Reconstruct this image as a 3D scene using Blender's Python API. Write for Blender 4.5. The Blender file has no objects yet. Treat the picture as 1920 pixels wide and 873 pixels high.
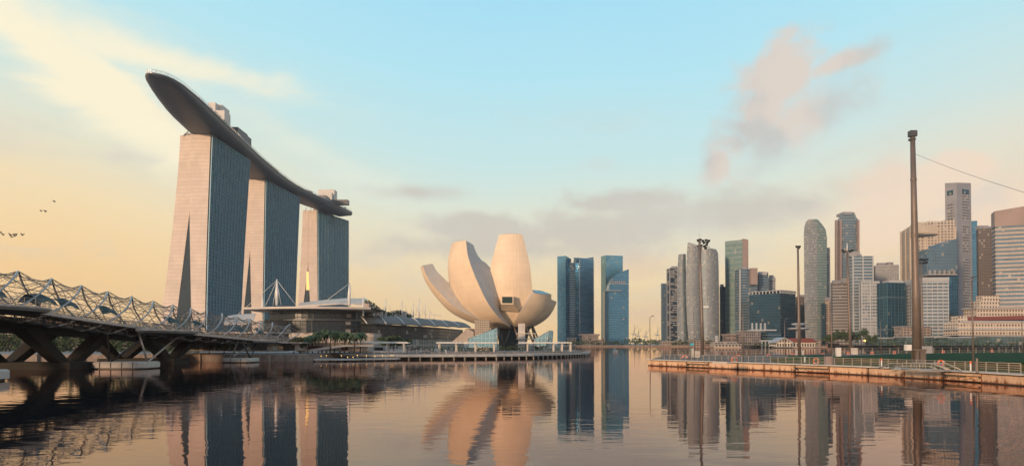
import bpy, math, random
from mathutils import Vector, Matrix
random.seed(7)
R = math.radians
sc = bpy.context.scene
C = bpy.data.collections.new('Scene'); sc.collection.children.link(C)
col = C

# ---------------------------------------------------------------- camera
F = 1300.0; PITCH = R(1.0); CAMZ = 5.5; HOR = 643.0
PP = HOR - F*math.tan(PITCH)
cam = bpy.data.cameras.new('camera'); camo = bpy.data.objects.new('camera', cam); col.objects.link(camo)
cam.sensor_width = 36; cam.lens = F/1920*36
cam.shift_y = (PP-436.5)/1920
cam.clip_start = .5; cam.clip_end = 30000
camo.location = (0, 0, CAMZ); camo.rotation_euler = (R(90)+PITCH, 0, 0)
sc.camera = camo

def ray(px, py):
    v = -(py-PP)/F; c, s = math.cos(PITCH), math.sin(PITCH)
    return Vector(((px-960)/F, c-s*v, s+c*v))
def at(px, py, Y):
    d = ray(px, py); k = Y/d.y
    return Vector((d.x*k, Y, CAMZ+d.z*k))
def onz(px, py, z=0.0):
    d = ray(px, py); k = (z-CAMZ)/d.z
    return Vector((d.x*k, d.y*k, z))

# ---------------------------------------------------------------- view
sc.view_settings.view_transform = 'Standard'; sc.view_settings.look = 'None'
sc.view_settings.gamma = 1; sc.view_settings.use_curve_mapping = False
sc.view_settings.exposure = 0.12
sc.cycles.max_bounces = 6; sc.cycles.diffuse_bounces = 2; sc.cycles.glossy_bounces = 4
sc.cycles.caustics_reflective = False; sc.cycles.caustics_refractive = False

def lin(c):
    f = lambda v: v/12.92 if v <= .04045 else ((v+.055)/1.055)**2.4
    return tuple(f(x/255) for x in c)

# ---------------------------------------------------------------- sun
SUN_AZ = math.atan2(-.58, -.81)      # direction to the sun seen from above: left and behind the camera
SUN_EL = R(8)
sd = Vector((-.58*math.cos(SUN_EL), -.81*math.cos(SUN_EL), math.sin(SUN_EL))).normalized()
sl = bpy.data.lights.new('sun', 'SUN'); sl.energy = 3.1; sl.angle = R(5); sl.color = (1.0, .68, .42)
so = bpy.data.objects.new('sun', sl); col.objects.link(so)
so.rotation_euler = sd.to_track_quat('Z', 'Y').to_euler()

# ---------------------------------------------------------------- world
W = bpy.data.worlds.new('World'); sc.world = W; W.use_nodes = True
nt = W.node_tree; nt.nodes.clear()
class G:
    """tiny node-expression helper"""
    def __init__(s, nt): s.nt = nt
    def n(s, t, **k):
        o = s.nt.nodes.new(t)
        for a, b in k.items(): setattr(o, a, b)
        return o
    def put(s, sock, v):
        if isinstance(v, bpy.types.NodeSocket): s.nt.links.new(v, sock)
        elif v is not None: sock.default_value = v
    def m(s, op, a, b=None, c=None, clamp=False):
        o = s.n('ShaderNodeMath', operation=op, use_clamp=clamp)
        s.put(o.inputs[0], a); s.put(o.inputs[1], b)
        if c is not None: s.put(o.inputs[2], c)
        return o.outputs[0]
    def ss(s, x, lo, hi):
        o = s.n('ShaderNodeMapRange', interpolation_type='SMOOTHSTEP')
        s.put(o.inputs[0], x); o.inputs[1].default_value = lo; o.inputs[2].default_value = hi
        return o.outputs[0]
    def mix(s, f, a, b, mode='MIX'):
        o = s.n('ShaderNodeMix', data_type='RGBA', blend_type=mode)
        s.put(o.inputs[0], f)
        for i, v in ((6, a), (7, b)):
            if isinstance(v, tuple) and len(v) == 3: v = v+(1,)
            s.put(o.inputs[i], v)
        return o.outputs[2]
    def noise(s, vec, scale, detail=4, rough=.5, dist=0, out=0):
        o = s.n('ShaderNodeTexNoise'); s.put(o.inputs['Vector'], vec)
        o.inputs['Scale'].default_value = scale; o.inputs['Detail'].default_value = detail
        o.inputs['Roughness'].default_value = rough; o.inputs['Distortion'].default_value = dist
        return o.outputs[out]
    def ramp(s, x, stops):
        o = s.n('ShaderNodeValToRGB'); s.put(o.inputs[0], x); r = o.color_ramp
        while len(r.elements) < len(stops): r.elements.new(0)
        for e, (p, c) in zip(r.elements, stops):
            e.position = p; e.color = (tuple(c)+(1,))[:4]
        return o.outputs[0]
    def map(s, vec, scale=(1,1,1), loc=(0,0,0), rot=(0,0,0)):
        o = s.n('ShaderNodeMapping'); s.put(o.inputs[0], vec)
        o.inputs['Scale'].default_value = scale; o.inputs['Location'].default_value = loc; o.inputs['Rotation'].default_value = rot
        return o.outputs[0]
g = G(nt)
tc = g.n('ShaderNodeTexCoord').outputs['Generated']
sep = g.n('ShaderNodeSeparateXYZ'); g.put(sep.inputs[0], tc)
dx, dy, dz = sep.outputs
el = g.m('ARCSINE', dz); az = g.m('ARCTAN2', dx, dy)
def azel(px, py):
    d = ray(px, py).normalized(); return math.atan2(d.x, d.y), math.asin(d.z)
# warm side lies to the left, pale blue side straight up and to the right
nlow = g.noise(g.map(tc, (1, 1, 3)), 2.2, 3)
leftw = g.ss(az, .0, -.75)
el2 = g.m('SUBTRACT', el, g.m('MULTIPLY', leftw, .10))
el2 = g.m('ADD', el2, g.m('MULTIPLY', g.m('SUBTRACT', nlow, .5), .06))
rightw = g.ss(az, .2, .7)
el2 = g.m('SUBTRACT', el2, g.m('MULTIPLY', rightw, .045))
grad = g.ramp(g.m('ADD', g.m('MULTIPLY', el2, 1.25), .2), [
    (0.0, lin((252, 200, 140))), (.20, lin((251, 210, 150))), (.31, lin((246, 221, 176))), (.42, lin((226, 228, 208))),
    (.52, lin((200, 229, 228))), (.66, lin((178, 227, 240))), (.84, lin((160, 218, 243))), (1.0, lin((120, 190, 232)))])
grad = g.mix(g.m('MULTIPLY', g.ss(az, .2, .75), g.m('MULTIPLY', g.ss(el, .45, .02), .45)), grad, lin((236, 205, 190)))
# clouds: soft masks in azimuth/elevation, broken up by noise
nz = g.noise(g.map(tc, (1, 1, 1.6)), 7, 6, .55, .35)
nw = g.noise(g.map(tc, (1.2, 1, 3.2), rot=(0, R(38), 0)), 5, 6, .6, .6)
nc = g.m('ADD', g.m('MULTIPLY', nz, .55), g.m('MULTIPLY', g.noise(g.map(tc, (1, 1, 1.2), (2, 0, 5)), 22, 5, .6, .2), .45))
def blob(px, py, rx, ry, rot=0, soft=.55, amp=1.5, n=None):
    amp *= 1.7
    a0, e0 = azel(px, py); ca, sa = math.cos(rot), math.sin(rot)
    da = g.m('SUBTRACT', az, a0); de = g.m('SUBTRACT', el, e0)
    p = g.m('DIVIDE', g.m('ADD', g.m('MULTIPLY', da, ca), g.m('MULTIPLY', de, sa)), rx/F)
    q = g.m('DIVIDE', g.m('SUBTRACT', g.m('MULTIPLY', de, ca), g.m('MULTIPLY', da, sa)), ry/F)
    d = g.m('SQRT', g.m('ADD', g.m('MULTIPLY', p, p), g.m('MULTIPLY', q, q)))
    d = g.m('ADD', d, g.m('MULTIPLY', g.m('SUBTRACT', n or nz, .5), -amp*2))
    return g.ss(d, 1.0+soft, 1.0-soft*.9)
def union(*b):
    r = b[0]
    for x in b[1:]: r = g.m('MAXIMUM', r, x)
    return r
sky = grad
def lay(mask, c, k):
    global sky
    sky = g.mix(g.m('MULTIPLY', mask, k), sky, c)
wisp = union(blob(110, 105, 270, 44, R(-33), .6, .8, nw), blob(250, 98, 150, 22, R(-6), .8, .9, nw), blob(270, 205, 100, 22, R(-40), .6, .7, nw))
lay(wisp, lin((254, 243, 212)), .95)
lay(union(blob(560, 270, 190, 22, R(-24), .9, 1.2, nw), blob(120, 20, 260, 30, R(-12), .9, 1.2, nw)), lin((235, 238, 220)), .45)
band = union(blob(900, 420, 110, 22, 0, .5, 1.1, nc), blob(1060, 435, 190, 38, R(4), .6, 1.2, nc), blob(1160, 378, 110, 22, 0, .5, 1.1, nc), blob(960, 465, 200, 22, 0, .7, 1.2, nc), blob(1350, 400, 190, 26, R(4), .9, 1.4), blob(1500, 385, 36, 14, 0, .7, .8), blob(770, 360, 70, 14, 0, .9, 1))
lay(band, lin((202, 194, 184)), .78)
lay(union(blob(1200, 590, 170, 14, 0, .9, 1.), blob(1180, 500, 90, 18, 0, .9, 1.2)), lin((226, 194, 168)), .4)
big = union(blob(1460, 142, 74, 46, R(10), .5, 1.1, nc), blob(1425, 215, 105, 46, R(48), .55, 1.1, nc), blob(1345, 308, 34, 24, R(50), .6, .9, nc),
            blob(1565, 122, 62, 15, R(14), .8, 1.1, nc), blob(1480, 232, 95, 40, R(30), .95, 1.1, nc))
lay(big, g.mix(g.ss(g.noise(tc, 13, 4), .4, .65), lin((224, 208, 195)), lin((200, 196, 191))), .92)
right = union(blob(1790, 322, 56, 30, 0, .3, .6, nc), blob(1700, 380, 100, 46, 0, .5, 1.), blob(1830, 400, 160, 50, 0, .7, 1.1))
lay(right, lin((246, 218, 194)), .7)
lay(g.m('MULTIPLY', g.ss(g.noise(g.map(tc, (1, 1, 2.4), (3, 1, 0)), 4.5, 6, .6, .3), .48, .68), g.m('MULTIPLY', g.ss(el, .02, .12), g.ss(el, .36, .22))), lin((212, 208, 200)), .45)
# unseen sky behind camera: warm and brightened low down to fill fronts, blue above
back = g.ss(dy, .25, -.35)
sky = g.mix(back, sky, g.ramp(dz, [(0, (1.05, .80, .62)), (.12, (.92, .80, .72)), (.35, (.60, .66, .72)), (.7, (.28, .42, .58)), (1, (.20, .36, .55))]))
sky = g.mix(g.ss(dz, .55, .95), sky, (.14, .28, .44, 1))
st = g.n('ShaderNodeTexSky', sky_type='NISHITA'); st.sun_disc = False
st.sun_elevation = SUN_EL; st.sun_rotation = math.atan2(sd.x, sd.y); st.air_density = 1; st.dust_density = 2
sky10 = g.mix(1.0, sky, (10, 10, 10, 1), 'MULTIPLY')
fin = g.mix(.06, sky10, st.outputs[0])
bg = g.n('ShaderNodeBackground'); g.put(bg.inputs[0], fin); bg.inputs[1].default_value = .1
wo = g.n('ShaderNodeOutputWorld'); g.put(wo.inputs[0], bg.outputs[0])

# ---------------------------------------------------------------- materials
MATS = {}
def mat(name, c, rough=.6, metal=0.0, var=.12, vs=.3, bump=0.0, bs=2.0, spec=.5, emit=None, es=1.0, alpha=None, vs3=None, stain=0.0):
    if name in MATS: return MATS[name]
    m = bpy.data.materials.new(name); m.use_nodes = True; t = m.node_tree; h = G(t)
    b = t.nodes['Principled BSDF']; tcn = h.n('ShaderNodeTexCoord').outputs['Object']
    cc = c+(1,)
    if var:
        v = h.map(tcn, vs3 or (1, 1, 1))
        nn = h.noise(v, vs, 5, .6)
        cc = h.mix(h.ss(nn, .3, .7), tuple(x*(1-var) for x in c), tuple(min(1, x*(1+var)) for x in c))
    if stain:
        s2 = h.ss(h.noise(h.map(tcn, (.9, .9, .12)), .8, 5, .65), .5, .75)
        cc = h.mix(h.m('MULTIPLY', s2, stain), cc, tuple(x*.45 for x in c)+(1,))
    h.put(b.inputs['Base Color'], cc)
    b.inputs['Roughness'].default_value = rough; b.inputs['Metallic'].default_value = metal
    b.inputs['Specular IOR Level'].default_value = spec
    if emit: b.inputs['Emission Color'].default_value = emit+(1,); b.inputs['Emission Strength'].default_value = es
    if bump:
        bn = h.n('ShaderNodeBump'); bn.inputs['Strength'].default_value = bump; bn.inputs['Distance'].default_value = .05
        h.put(bn.inputs['Height'], h.noise(tcn, bs, 4)); h.put(b.inputs['Normal'], bn.outputs[0])
    MATS[name] = m; return m

def facade(name, glass, frame=None, fh=4.0, cw=3.0, hf=.12, vf=.10, rough=.18, metal=.55, var=.35, blinds=.12, frough=.6, wav=.02, streak=0.0):
    """panes in UV metres: u along the wall, v height; frame lines, per-pane tone, some blinds, wavy glass"""
    m = bpy.data.materials.new(name); m.use_nodes = True; t = m.node_tree; h = G(t)
    b = t.nodes['Principled BSDF']; uv = h.n('ShaderNodeUVMap').outputs[0]
    s = h.n('ShaderNodeSeparateXYZ'); h.put(s.inputs[0], uv)
    u = h.m('DIVIDE', s.outputs[0], cw); v = h.m('DIVIDE', s.outputs[1], fh)
    fu, fv = h.m('FRACT', u), h.m('FRACT', v)
    cell = h.n('ShaderNodeCombineXYZ'); h.put(cell.inputs[0], h.m('FLOOR', u)); h.put(cell.inputs[1], h.m('FLOOR', v))
    wn = h.n('ShaderNodeTexWhiteNoise', noise_dimensions='2D'); h.put(wn.inputs[0], cell.outputs[0]); rnd = wn.outputs[0]
    big = h.noise(h.map(uv, (1, 1, 1)), .035, 4, .6)
    gc = h.mix(rnd, tuple(x*(1-var) for x in glass), tuple(min(1, x*(1+var)) for x in glass))
    gc = h.mix(h.ss(big, .35, .65), gc, tuple(min(1, x*1.18) for x in glass)+(1,))
    if blinds: gc = h.mix(h.m('MULTIPLY', h.m('GREATER_THAN', rnd, 1-blinds), .7), gc, (.42, .38, .33, 1))
    fr = h.m('MAXIMUM', h.m('LESS_THAN', fv, hf), h.m('LESS_THAN', fu, vf))
    frame = frame or tuple(x*.4 for x in glass)
    cc = h.mix(fr, gc, frame+(1,))
    if streak:
        sn = h.m('ADD', h.m('MULTIPLY', h.noise(h.map(uv, (1, .05, 1)), 1.1, 5, .65), .6), h.m('MULTIPLY', h.noise(uv, .12, 4, .6), .4))
        cc = h.mix(h.m('MULTIPLY', h.ss(sn, .42, .68), streak), cc, tuple(x*.55 for x in glass)+(1,))
    h.put(b.inputs['Base Color'], cc)
    h.put(b.inputs['Metallic'], h.m('MULTIPLY', h.m('SUBTRACT', 1, fr), metal))
    h.put(b.inputs['Roughness'], h.m('ADD', rough, h.m('MULTIPLY', fr, frough-rough)))
    bn = h.n('ShaderNodeBump'); bn.inputs['Strength'].default_value = .25; bn.inputs['Distance'].default_value = wav*4
    h.put(bn.inputs['Height'], h.m('ADD', h.m('MULTIPLY', fr, 1.0), h.m('MULTIPLY', h.noise(uv, .08, 2), .6))); h.put(b.inputs['Normal'], bn.outputs[0])
    MATS[name] = m; return m

# ---------------------------------------------------------------- mesh builder
class MB:
    def __init__(s): s.v = []; s.f = []; s.uv = []; s.mi = []; s.sm = []; s.cur = 0; s.smooth = False
    def face(s, idx, uv=None):
        s.f.append(tuple(idx)); s.mi.append(s.cur); s.sm.append(s.smooth)
        s.uv.append(uv)
    def add(s, pts):
        n = len(s.v); s.v += [Vector(p) for p in pts]; return n
    def poly(s, pts, uv=None):
        n = s.add(pts); s.face(range(n, n+len(pts)), uv); return s
    def prism(s, base, z0, z1, top=None, cap=True, bot=True):
        """base polygon (x,y) CCW, optional top polygon; uv in metres"""
        top = top or base; n = len(base); a = s.add([(p[0], p[1], z0) for p in base])
        zt = z1 if hasattr(z1, '__len__') else [z1]*n
        b = s.add([(p[0], p[1], zt[i]) for i, p in enumerate(top)]); u = 0
        for i in range(n):
            j = (i+1) % n; L = math.hypot(base[j][0]-base[i][0], base[j][1]-base[i][1])
            s.face((a+i, a+j, b+j, b+i), ((u, z0), (u+L, z0), (u+L, zt[j]), (u, zt[i]))); u += L
        if cap: s.face([b+i for i in range(n)])
        if bot: s.face([a+n-1-i for i in range(n)])
        return s
    def box(s, c, d, rz=0, ry=0, rx=0):
        M = Matrix.Translation(Vector(c)) @ Matrix.Rotation(rz, 4, 'Z') @ Matrix.Rotation(ry, 4, 'Y') @ Matrix.Rotation(rx, 4, 'X')
        hx, hy, hz = d[0]/2, d[1]/2, d[2]/2
        P = [M @ Vector(p) for p in ((-hx,-hy,-hz),(hx,-hy,-hz),(hx,hy,-hz),(-hx,hy,-hz),(-hx,-hy,hz),(hx,-hy,hz),(hx,hy,hz),(-hx,hy,hz))]
        n = s.add(P); U = ((0,0),(d[0],0),(d[0],d[2]),(0,d[2]))
        for q in ((0,1,5,4),(1,2,6,5),(2,3,7,6),(3,0,4,7),(4,5,6,7),(3,2,1,0)): s.face([n+i for i in q], U)
        return s
    def tube(s, pts, r, seg=6, cap=True):
        pts = [Vector(p) for p in pts]; k = len(pts); rr = r if hasattr(r, '__len__') else [r]*k; rings = []
        sm = s.smooth; s.smooth = True
        for i, p in enumerate(pts):
            t = (pts[min(i+1, k-1)]-pts[max(i-1, 0)]).normalized()
            a = t.cross(Vector((0, 0, 1)))
            if a.length < .05: a = t.cross(Vector((1, 0, 0)))
            a.normalize(); b = t.cross(a)
            rings.append(s.add([p+(a*math.cos(2*math.pi*j/seg)+b*math.sin(2*math.pi*j/seg))*rr[i] for j in range(seg)]))
        for i in range(k-1):
            for j in range(seg):
                q = (j+1) % seg; s.face((rings[i]+j, rings[i+1]+j, rings[i+1]+q, rings[i]+q))
        s.smooth = sm
        if cap:
            s.face([rings[0]+j for j in range(seg)]); s.face([rings[-1]+seg-1-j for j in range(seg)])
        return s
    def lathe(s, c, prof, seg=16):
        c = Vector(c); rings = [s.add([c+Vector((r*math.cos(2*math.pi*j/seg), r*math.sin(2*math.pi*j/seg), z)) for j in range(seg)]) for r, z in prof]
        for i in range(len(rings)-1):
            for j in range(seg):
                q = (j+1) % seg; s.face((rings[i]+j, rings[i]+q, rings[i+1]+q, rings[i+1]+j))
        s.face([rings[-1]+j for j in range(seg)]); s.face([rings[0]+seg-1-j for j in range(seg)])
        return s
    def grid(s, rows, uvs=None, flip=False):
        nr, nc = len(rows), len(rows[0]); a = s.add([p for r in rows for p in r])
        for i in range(nr-1):
            for j in range(nc-1):
                q = [a+i*nc+j, a+i*nc+j+1, a+(i+1)*nc+j+1, a+(i+1)*nc+j]
                w = [uvs[i][j], uvs[i][j+1], uvs[i+1][j+1], uvs[i+1][j]] if uvs else None
                if flip: q.reverse(); w = w and w[::-1]
                s.face(q, w)
        return s
    def build(s, name, mats, parent=None, loc=None):
        if not isinstance(mats, (list, tuple)): mats = [mats]
        o0 = Vector(loc) if loc is not None else (parent['_o'] if False else None)
        if parent is not None: o0 = wloc(parent)
        elif o0 is None: o0 = Vector((0, 0, 0))
        me = bpy.data.meshes.new(name); me.from_pydata([v-o0 for v in s.v], [], s.f)
        for m in mats: me.materials.append(m)
        me.polygons.foreach_set('material_index', s.mi); me.polygons.foreach_set('use_smooth', s.sm)
        if any(u is not None for u in s.uv):
            lay_ = me.uv_layers.new(name='UVMap'); k = 0
            flat = []
            for f, u in zip(s.f, s.uv):
                for i in range(len(f)): flat += list(u[i]) if u else [0, 0]
            lay_.data.foreach_set('uv', flat)
        me.update()
        o = bpy.data.objects.new(name, me); col.objects.link(o)
        if parent is not None: o.parent = parent
        else: o.location = o0
        return o
def wloc(o):
    p = Vector((0, 0, 0))
    while o is not None: p = p+Vector(o.location); o = o.parent
    return p
def tag(o, label=None, cat=None, group=None, kind=None):
    if label: o['label'] = label
    if cat: o['category'] = cat
    if group: o['group'] = group
    if kind: o['kind'] = kind
    return o
def thing(name, loc, label, cat, group=None):
    o = bpy.data.objects.new(name, None); col.objects.link(o); o.location = loc; o.empty_display_size = .1
    return tag(o, label, cat, group)
def struct(name, mb, m, label=None):
    o = mb.build(name, m); o['kind'] = 'structure'
    if label: o['label'] = label
    return o
def copy_tree(o, parent=None):
    c = o.copy(); col.objects.link(c); c.parent = parent
    for ch in [x for x in bpy.data.objects if x.parent == o]: copy_tree(ch, c)
    return c
def offset(poly, d):
    n = len(poly); out = []
    for i in range(n):
        p0, p1, p2 = Vector(poly[i-1][:2]), Vector(poly[i][:2]), Vector(poly[(i+1) % n][:2])
        e1, e2 = (p1-p0).normalized(), (p2-p1).normalized()
        n1, n2 = Vector((e1.y, -e1.x)), Vector((e2.y, -e2.x)); b = (n1+n2)
        k = max(.3, 1+n1.dot(n2)); out.append(p1+b*(d/k))
    return [(p.x, p.y) for p in out]
def interp(x, tab):
    if x <= tab[0][0]: return tab[0][1]
    for (a, b), (c, d) in zip(tab, tab[1:]):
        if x <= c: return b+(d-b)*(x-a)/(c-a)
    return tab[-1][1]
def ell(cx, cy, rx, ry, n=24, rz=0):
    return [(cx+rx*math.cos(t)*math.cos(rz)-ry*math.sin(t)*math.sin(rz), cy+rx*math.cos(t)*math.sin(rz)+ry*math.sin(t)*math.cos(rz)) for t in [2*math.pi*i/n for i in range(n)]]

# common materials
concrete = mat('concrete', (.34, .31, .28), .85, stain=.4, bump=.3, bs=.8)
dark_conc = mat('shaded_concrete', (.032, .027, .024), .9, stain=.5, bump=.3, bs=.6)  # road bridge shade is put into this near-black concrete colour
pale_conc = mat('pale_concrete', (.52, .47, .42), .8, stain=.35, bump=.2)
white_paint = mat('white_paint', (.72, .69, .65), .5, stain=.15)
steel = mat('brushed_steel', (.50, .47, .45), .38, .75, .15, .8)
dark_steel = mat('dark_steel', (.10, .10, .105), .45, .5)
pole_grey = mat('pole_grey', (.18, .14, .12), .5, .3, stain=.25)
black = mat('black_metal', (.02, .02, .022), .5)
orange = mat('orange_plastic', (.80, .13, .03), .4)
red_roof = mat('red_tiles', (.19, .05, .04), .7, var=.25, vs=2)
cream = mat('cream_render', (.62, .53, .42), .8, stain=.2)
beige = mat('beige_stone', (.42, .34, .28), .8, stain=.3, vs=.6)
timber = mat('timber_deck', (.22, .15, .11), .75, var=.25, vs=3)
gold_light = mat('warm_lamp', (.9, .6, .2), .5, emit=(1, .55, .12), es=2.2)

# ---------------------------------------------------------------- water
def water_mat():
    m = bpy.data.materials.new('bay_water'); m.use_nodes = True; t = m.node_tree; h = G(t)
    t.nodes.remove(t.nodes['Principled BSDF']); out = t.nodes['Material Output']; tcn = h.n('ShaderNodeTexCoord').outputs['Object']
    n1 = h.noise(h.map(tcn, (.6, 1.0, 1), rot=(0, 0, R(10))), .55, 1, .4, .4)
    n2 = h.noise(h.map(tcn, (.45, 1.0, 1), rot=(0, 0, R(-14))), 1.6, 2, .5, .3)
    n3 = h.noise(h.map(tcn, (.5, 1.0, 1)), 5.5, 2, .5)
    calm = h.ss(h.noise(h.map(tcn, (.5, 1, 1)), .03, 4, .6, .8), .42, .62)
    hgt = h.m('ADD', h.m('MULTIPLY', n1, .042), h.m('MULTIPLY', n2, h.m('ADD', .006, h.m('MULTIPLY', calm, .015))))
    hgt = h.m('ADD', hgt, h.m('MULTIPLY', n3, h.m('ADD', .0004, h.m('MULTIPLY', calm, .0035))))
    bn = h.n('ShaderNodeBump'); bn.inputs['Strength'].default_value = .34; bn.inputs['Distance'].default_value = 1.0; h.put(bn.inputs['Height'], hgt)
    gl = h.n('ShaderNodeBsdfGlossy'); gl.inputs['Color'].default_value = (1.0, .83, .78, 1); gl.inputs['Roughness'].default_value = .012; h.put(gl.inputs['Normal'], bn.outputs[0])
    df = h.n('ShaderNodeBsdfDiffuse'); df.inputs['Color'].default_value = (.004, .010, .014, 1)
    fr = h.n('ShaderNodeFresnel'); fr.inputs['IOR'].default_value = 1.40; h.put(fr.inputs['Normal'], bn.outputs[0])
    mx = h.n('ShaderNodeMixShader'); h.put(mx.inputs[0], fr.outputs[0]); h.put(mx.inputs[1], df.outputs[0]); h.put(mx.inputs[2], gl.outputs[0]); h.put(out.inputs[0], mx.outputs[0])
    return m
w = MB(); w.poly([(-4000, -300, 0), (4000, -300, 0), (4000, 4800, 0), (-4000, 4800, 0)])
struct('water', w, water_mat(), 'calm bay water mirroring the towers')
w = MB(); w.poly([(-4000, -300, -4), (4000, -300, -4), (4000, 4800, -4), (-4000, 4800, -4)])
struct('sea_bed', w, mat('silt', (.08, .07, .06), .9))

# ---------------------------------------------------------------- land
paving = mat('paving', (.30, .25, .22), .85, var=.2, vs=1.2)
quay = mat('quay_wall', (.26, .20, .165), .9, var=.25, vs=.5, stain=.6, bump=.4, bs=1.5)
def land(name, pts, z, lab):
    m_ = MB(); m_.prism(pts, -3, z, bot=False)
    m_.mi[-1] = 1
    return struct(name, m_, [quay, paving], lab)
shore = [(-700, 206), (-200, 205), (-96, 204), (-64, 208), (-60, 252), (-38, 256), (-14, 262), (6, 272), (24, 288), (30, 300), (26, 330), (30, 420), (60, 800), (100, 1090), (-1600, 3000), (-2500, 3000), (-2500, 206)]
land('ground', shore, 2.2, 'paved waterfront ground under the hotel and museum')
farp = [(100, 1100), (180, 1110), (250, 1090), (330, 1010), (430, 950), (560, 905), (760, 880), (1600, 860), (3900, 900), (3900, 4700), (-1600, 4700), (-1600, 3000)]
m_ = MB(); m_.prism(farp, -3, 2.4, bot=False); m_.mi[-1] = 1
struct('far_shore_ground', m_, [quay, paving], 'far bank of the bay below the office towers')

# ---------------------------------------------------------------- hotel towers
clad = facade('hotel_cladding', (.58, .475, .40), (.50, .41, .345), 3.45, 60, .11, 0.0, .55, 0.0, .07, 0.0, .6, streak=.22)
hglass = facade('hotel_glass', (.06, .17, .23), (.10, .16, .19), 3.45, 3.6, .22, .12, .12, .55, .55, .04, .45)
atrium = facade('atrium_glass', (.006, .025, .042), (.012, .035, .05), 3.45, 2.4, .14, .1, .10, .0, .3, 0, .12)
fin_m = mat('facade_fin', (.21, .36, .44), .5, .1)
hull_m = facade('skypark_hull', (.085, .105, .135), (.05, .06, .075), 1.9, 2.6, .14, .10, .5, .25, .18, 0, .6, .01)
ZT = 194
def hotel(Y0, Y1, xr, wt, wb, apex, crack, gap, label, lit=False):
    """xr(z) gives the glass face; wt, wb widths of the end face at top and foot"""
    base = thing('hotel_tower', (xr(0, 0)-wb/2, (Y0+Y1)/2, 2.2), label, 'tower', 'three hotel towers under the long roof deck')
    zs = [2.2+(ZT-2.2)*i/24 for i in range(25)]
    def f(z): return min(1.0, max(0.0, (z-2.2)/(ZT-2.2)))
    def ro(z, k=0): return xr(f(z), k)
    def lo(z, k=0): return xr(1, k)-wt-(wb-wt)*(1-f(z))**1.35
    def ri(z, k=0):   # inner edge of the glass leg
        c = xr(1, k)-crack
        return c + gap[1]*max(0, 1-(z/apex))**1.1
    def li(z, k=0):
        c = xr(1, k)-crack-.9
        return c - gap[0]*max(0, 1-(z/apex))**1.0
    def leg(a, b, nm, m_, y0, y1, k=0):
        mb = MB(); L = [(a(z), z) for z in zs]; Rr = [(b(z), z) for z in zs]; L1 = [(a(z, 1), z) for z in zs]; R1 = [(b(z, 1), z) for z in zs]
        for (p, q, fl, y) in ((L, Rr, False, y0), (L1, R1, True, y1)):
            rows = [[(p[i][0], y, zs[i]), (q[i][0], y, zs[i])] for i in range(25)]
            uv = [[(0, zs[i]), (q[i][0]-p[i][0], zs[i])] for i in range(25)]
            mb.grid(rows, uv, flip=fl)
        for (p, p1, fl) in ((L, L1, True), (Rr, R1, False)):
            rows = [[(p[i][0], y0, zs[i]), (p1[i][0], y1, zs[i])] for i in range(25)]
            uv = [[(0, zs[i]), (y1-y0, zs[i])] for i in range(25)]
            mb.grid(rows, uv, flip=fl)
        mb.poly([(L[-1][0], y0, ZT), (Rr[-1][0], y0, ZT), (R1[-1][0], y1, ZT), (L1[-1][0], y1, ZT)])
        return mb.build(nm, m_, base)
    leg(lo, li, 'sloping_wing', clad, Y0+2.5, Y1-2)
    leg(ri, lambda z, k=0: ro(z, k)-.9, 'upright_wing', clad, Y0, Y1)
    # atrium glass recessed between the wings
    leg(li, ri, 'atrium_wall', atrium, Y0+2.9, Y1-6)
    # glass face, slightly warped in plan
    def gx(z, t): return xr(f(z), t)
    ts = [i/12 for i in range(13)]
    mb = MB(); mb.grid([[(gx(z, t), Y0+.5+(Y1-Y0-1)*t, z) for t in ts] for z in zs], [[((Y1-Y0)*t, z) for t in ts] for z in zs])
    mb.build('glass_facade', hglass, base)
    mb = MB(); nf = int((Y1-Y0)/3.6)
    for i in range(nf+1):
        t = i/nf; y = Y0+.5+(Y1-Y0-1)*t
        for a, b in zip(zs[::2], zs[2::2]):
            xa, xb = gx(a, t), gx(b, t); e = .9 if i % 2 == 0 else .55
            n = mb.add([(xa, y-.12, a), (xa+e, y-.12, a), (xa+e, y+.12, a), (xa, y+.12, a), (xb, y-.12, b), (xb+e, y-.12, b), (xb+e, y+.12, b), (xb, y+.12, b)])
            for q in ((0,1,5,4),(1,2,6,5),(2,3,7,6)): mb.face([n+j for j in q])
    mb.build('facade_fins', fin_m, base)
    mb = MB(); mb.box((xr(1, 0)-.45, Y0-.3, ZT/2+1), (.9, .7, ZT-3)); mb.build('corner_trim', white_paint, base) if False else None
    # parapet screen and columns carrying the deck
    mb = MB(); mb.box((xr(1, .5)-wt/2, (Y0+Y1)/2, ZT+1.2), (wt-5, Y1-Y0-8, 2.4)); mb.build('roof_plinth', dark_steel, base)
    for k in range(3):
        mb = MB(); x = xr(1, 0)-3-k*(wt-6)/2
        mb.tube([(x, Y0+1.5, ZT-.5), (x+(k-1)*1.5, Y0+8, ZT+5)], .45, 8); mb.build('strut', white_paint, base)
    if lit:
        mb = MB(); c = ri(70)-1.2
        mb.box(((li(95)+ri(95))/2, Y0+2.6, 94), (max(2.4, ri(95)-li(95)), .6, 26)); mb.build('lit_shaft', mat('lit_stairwell', (.5, .35, .12), .6, emit=(1, .62, .2), es=.9), base)
    return base
hotel(624, 712, lambda f, k: -271.7-3.9*math.sin(math.pi*min(1, (1-f)*1.0)/2)*1.0-(k)*(5.5*(1-f))+1.2*k, 29.6, 49, 126, 19.5, (14.5, 3.2), 'nearest of the three splayed hotel towers, tallest in view, beside the footbridge')
hotel(797, 895, lambda f, k: -284.5-1.5*math.sin(math.pi*(1-f)/2)-k*(5.0*(1-f))+9.5*k, 27.5, 43, 113, 17.3, (11, 3.5), 'middle of the three splayed hotel towers, with cable mast in front of it')
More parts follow.
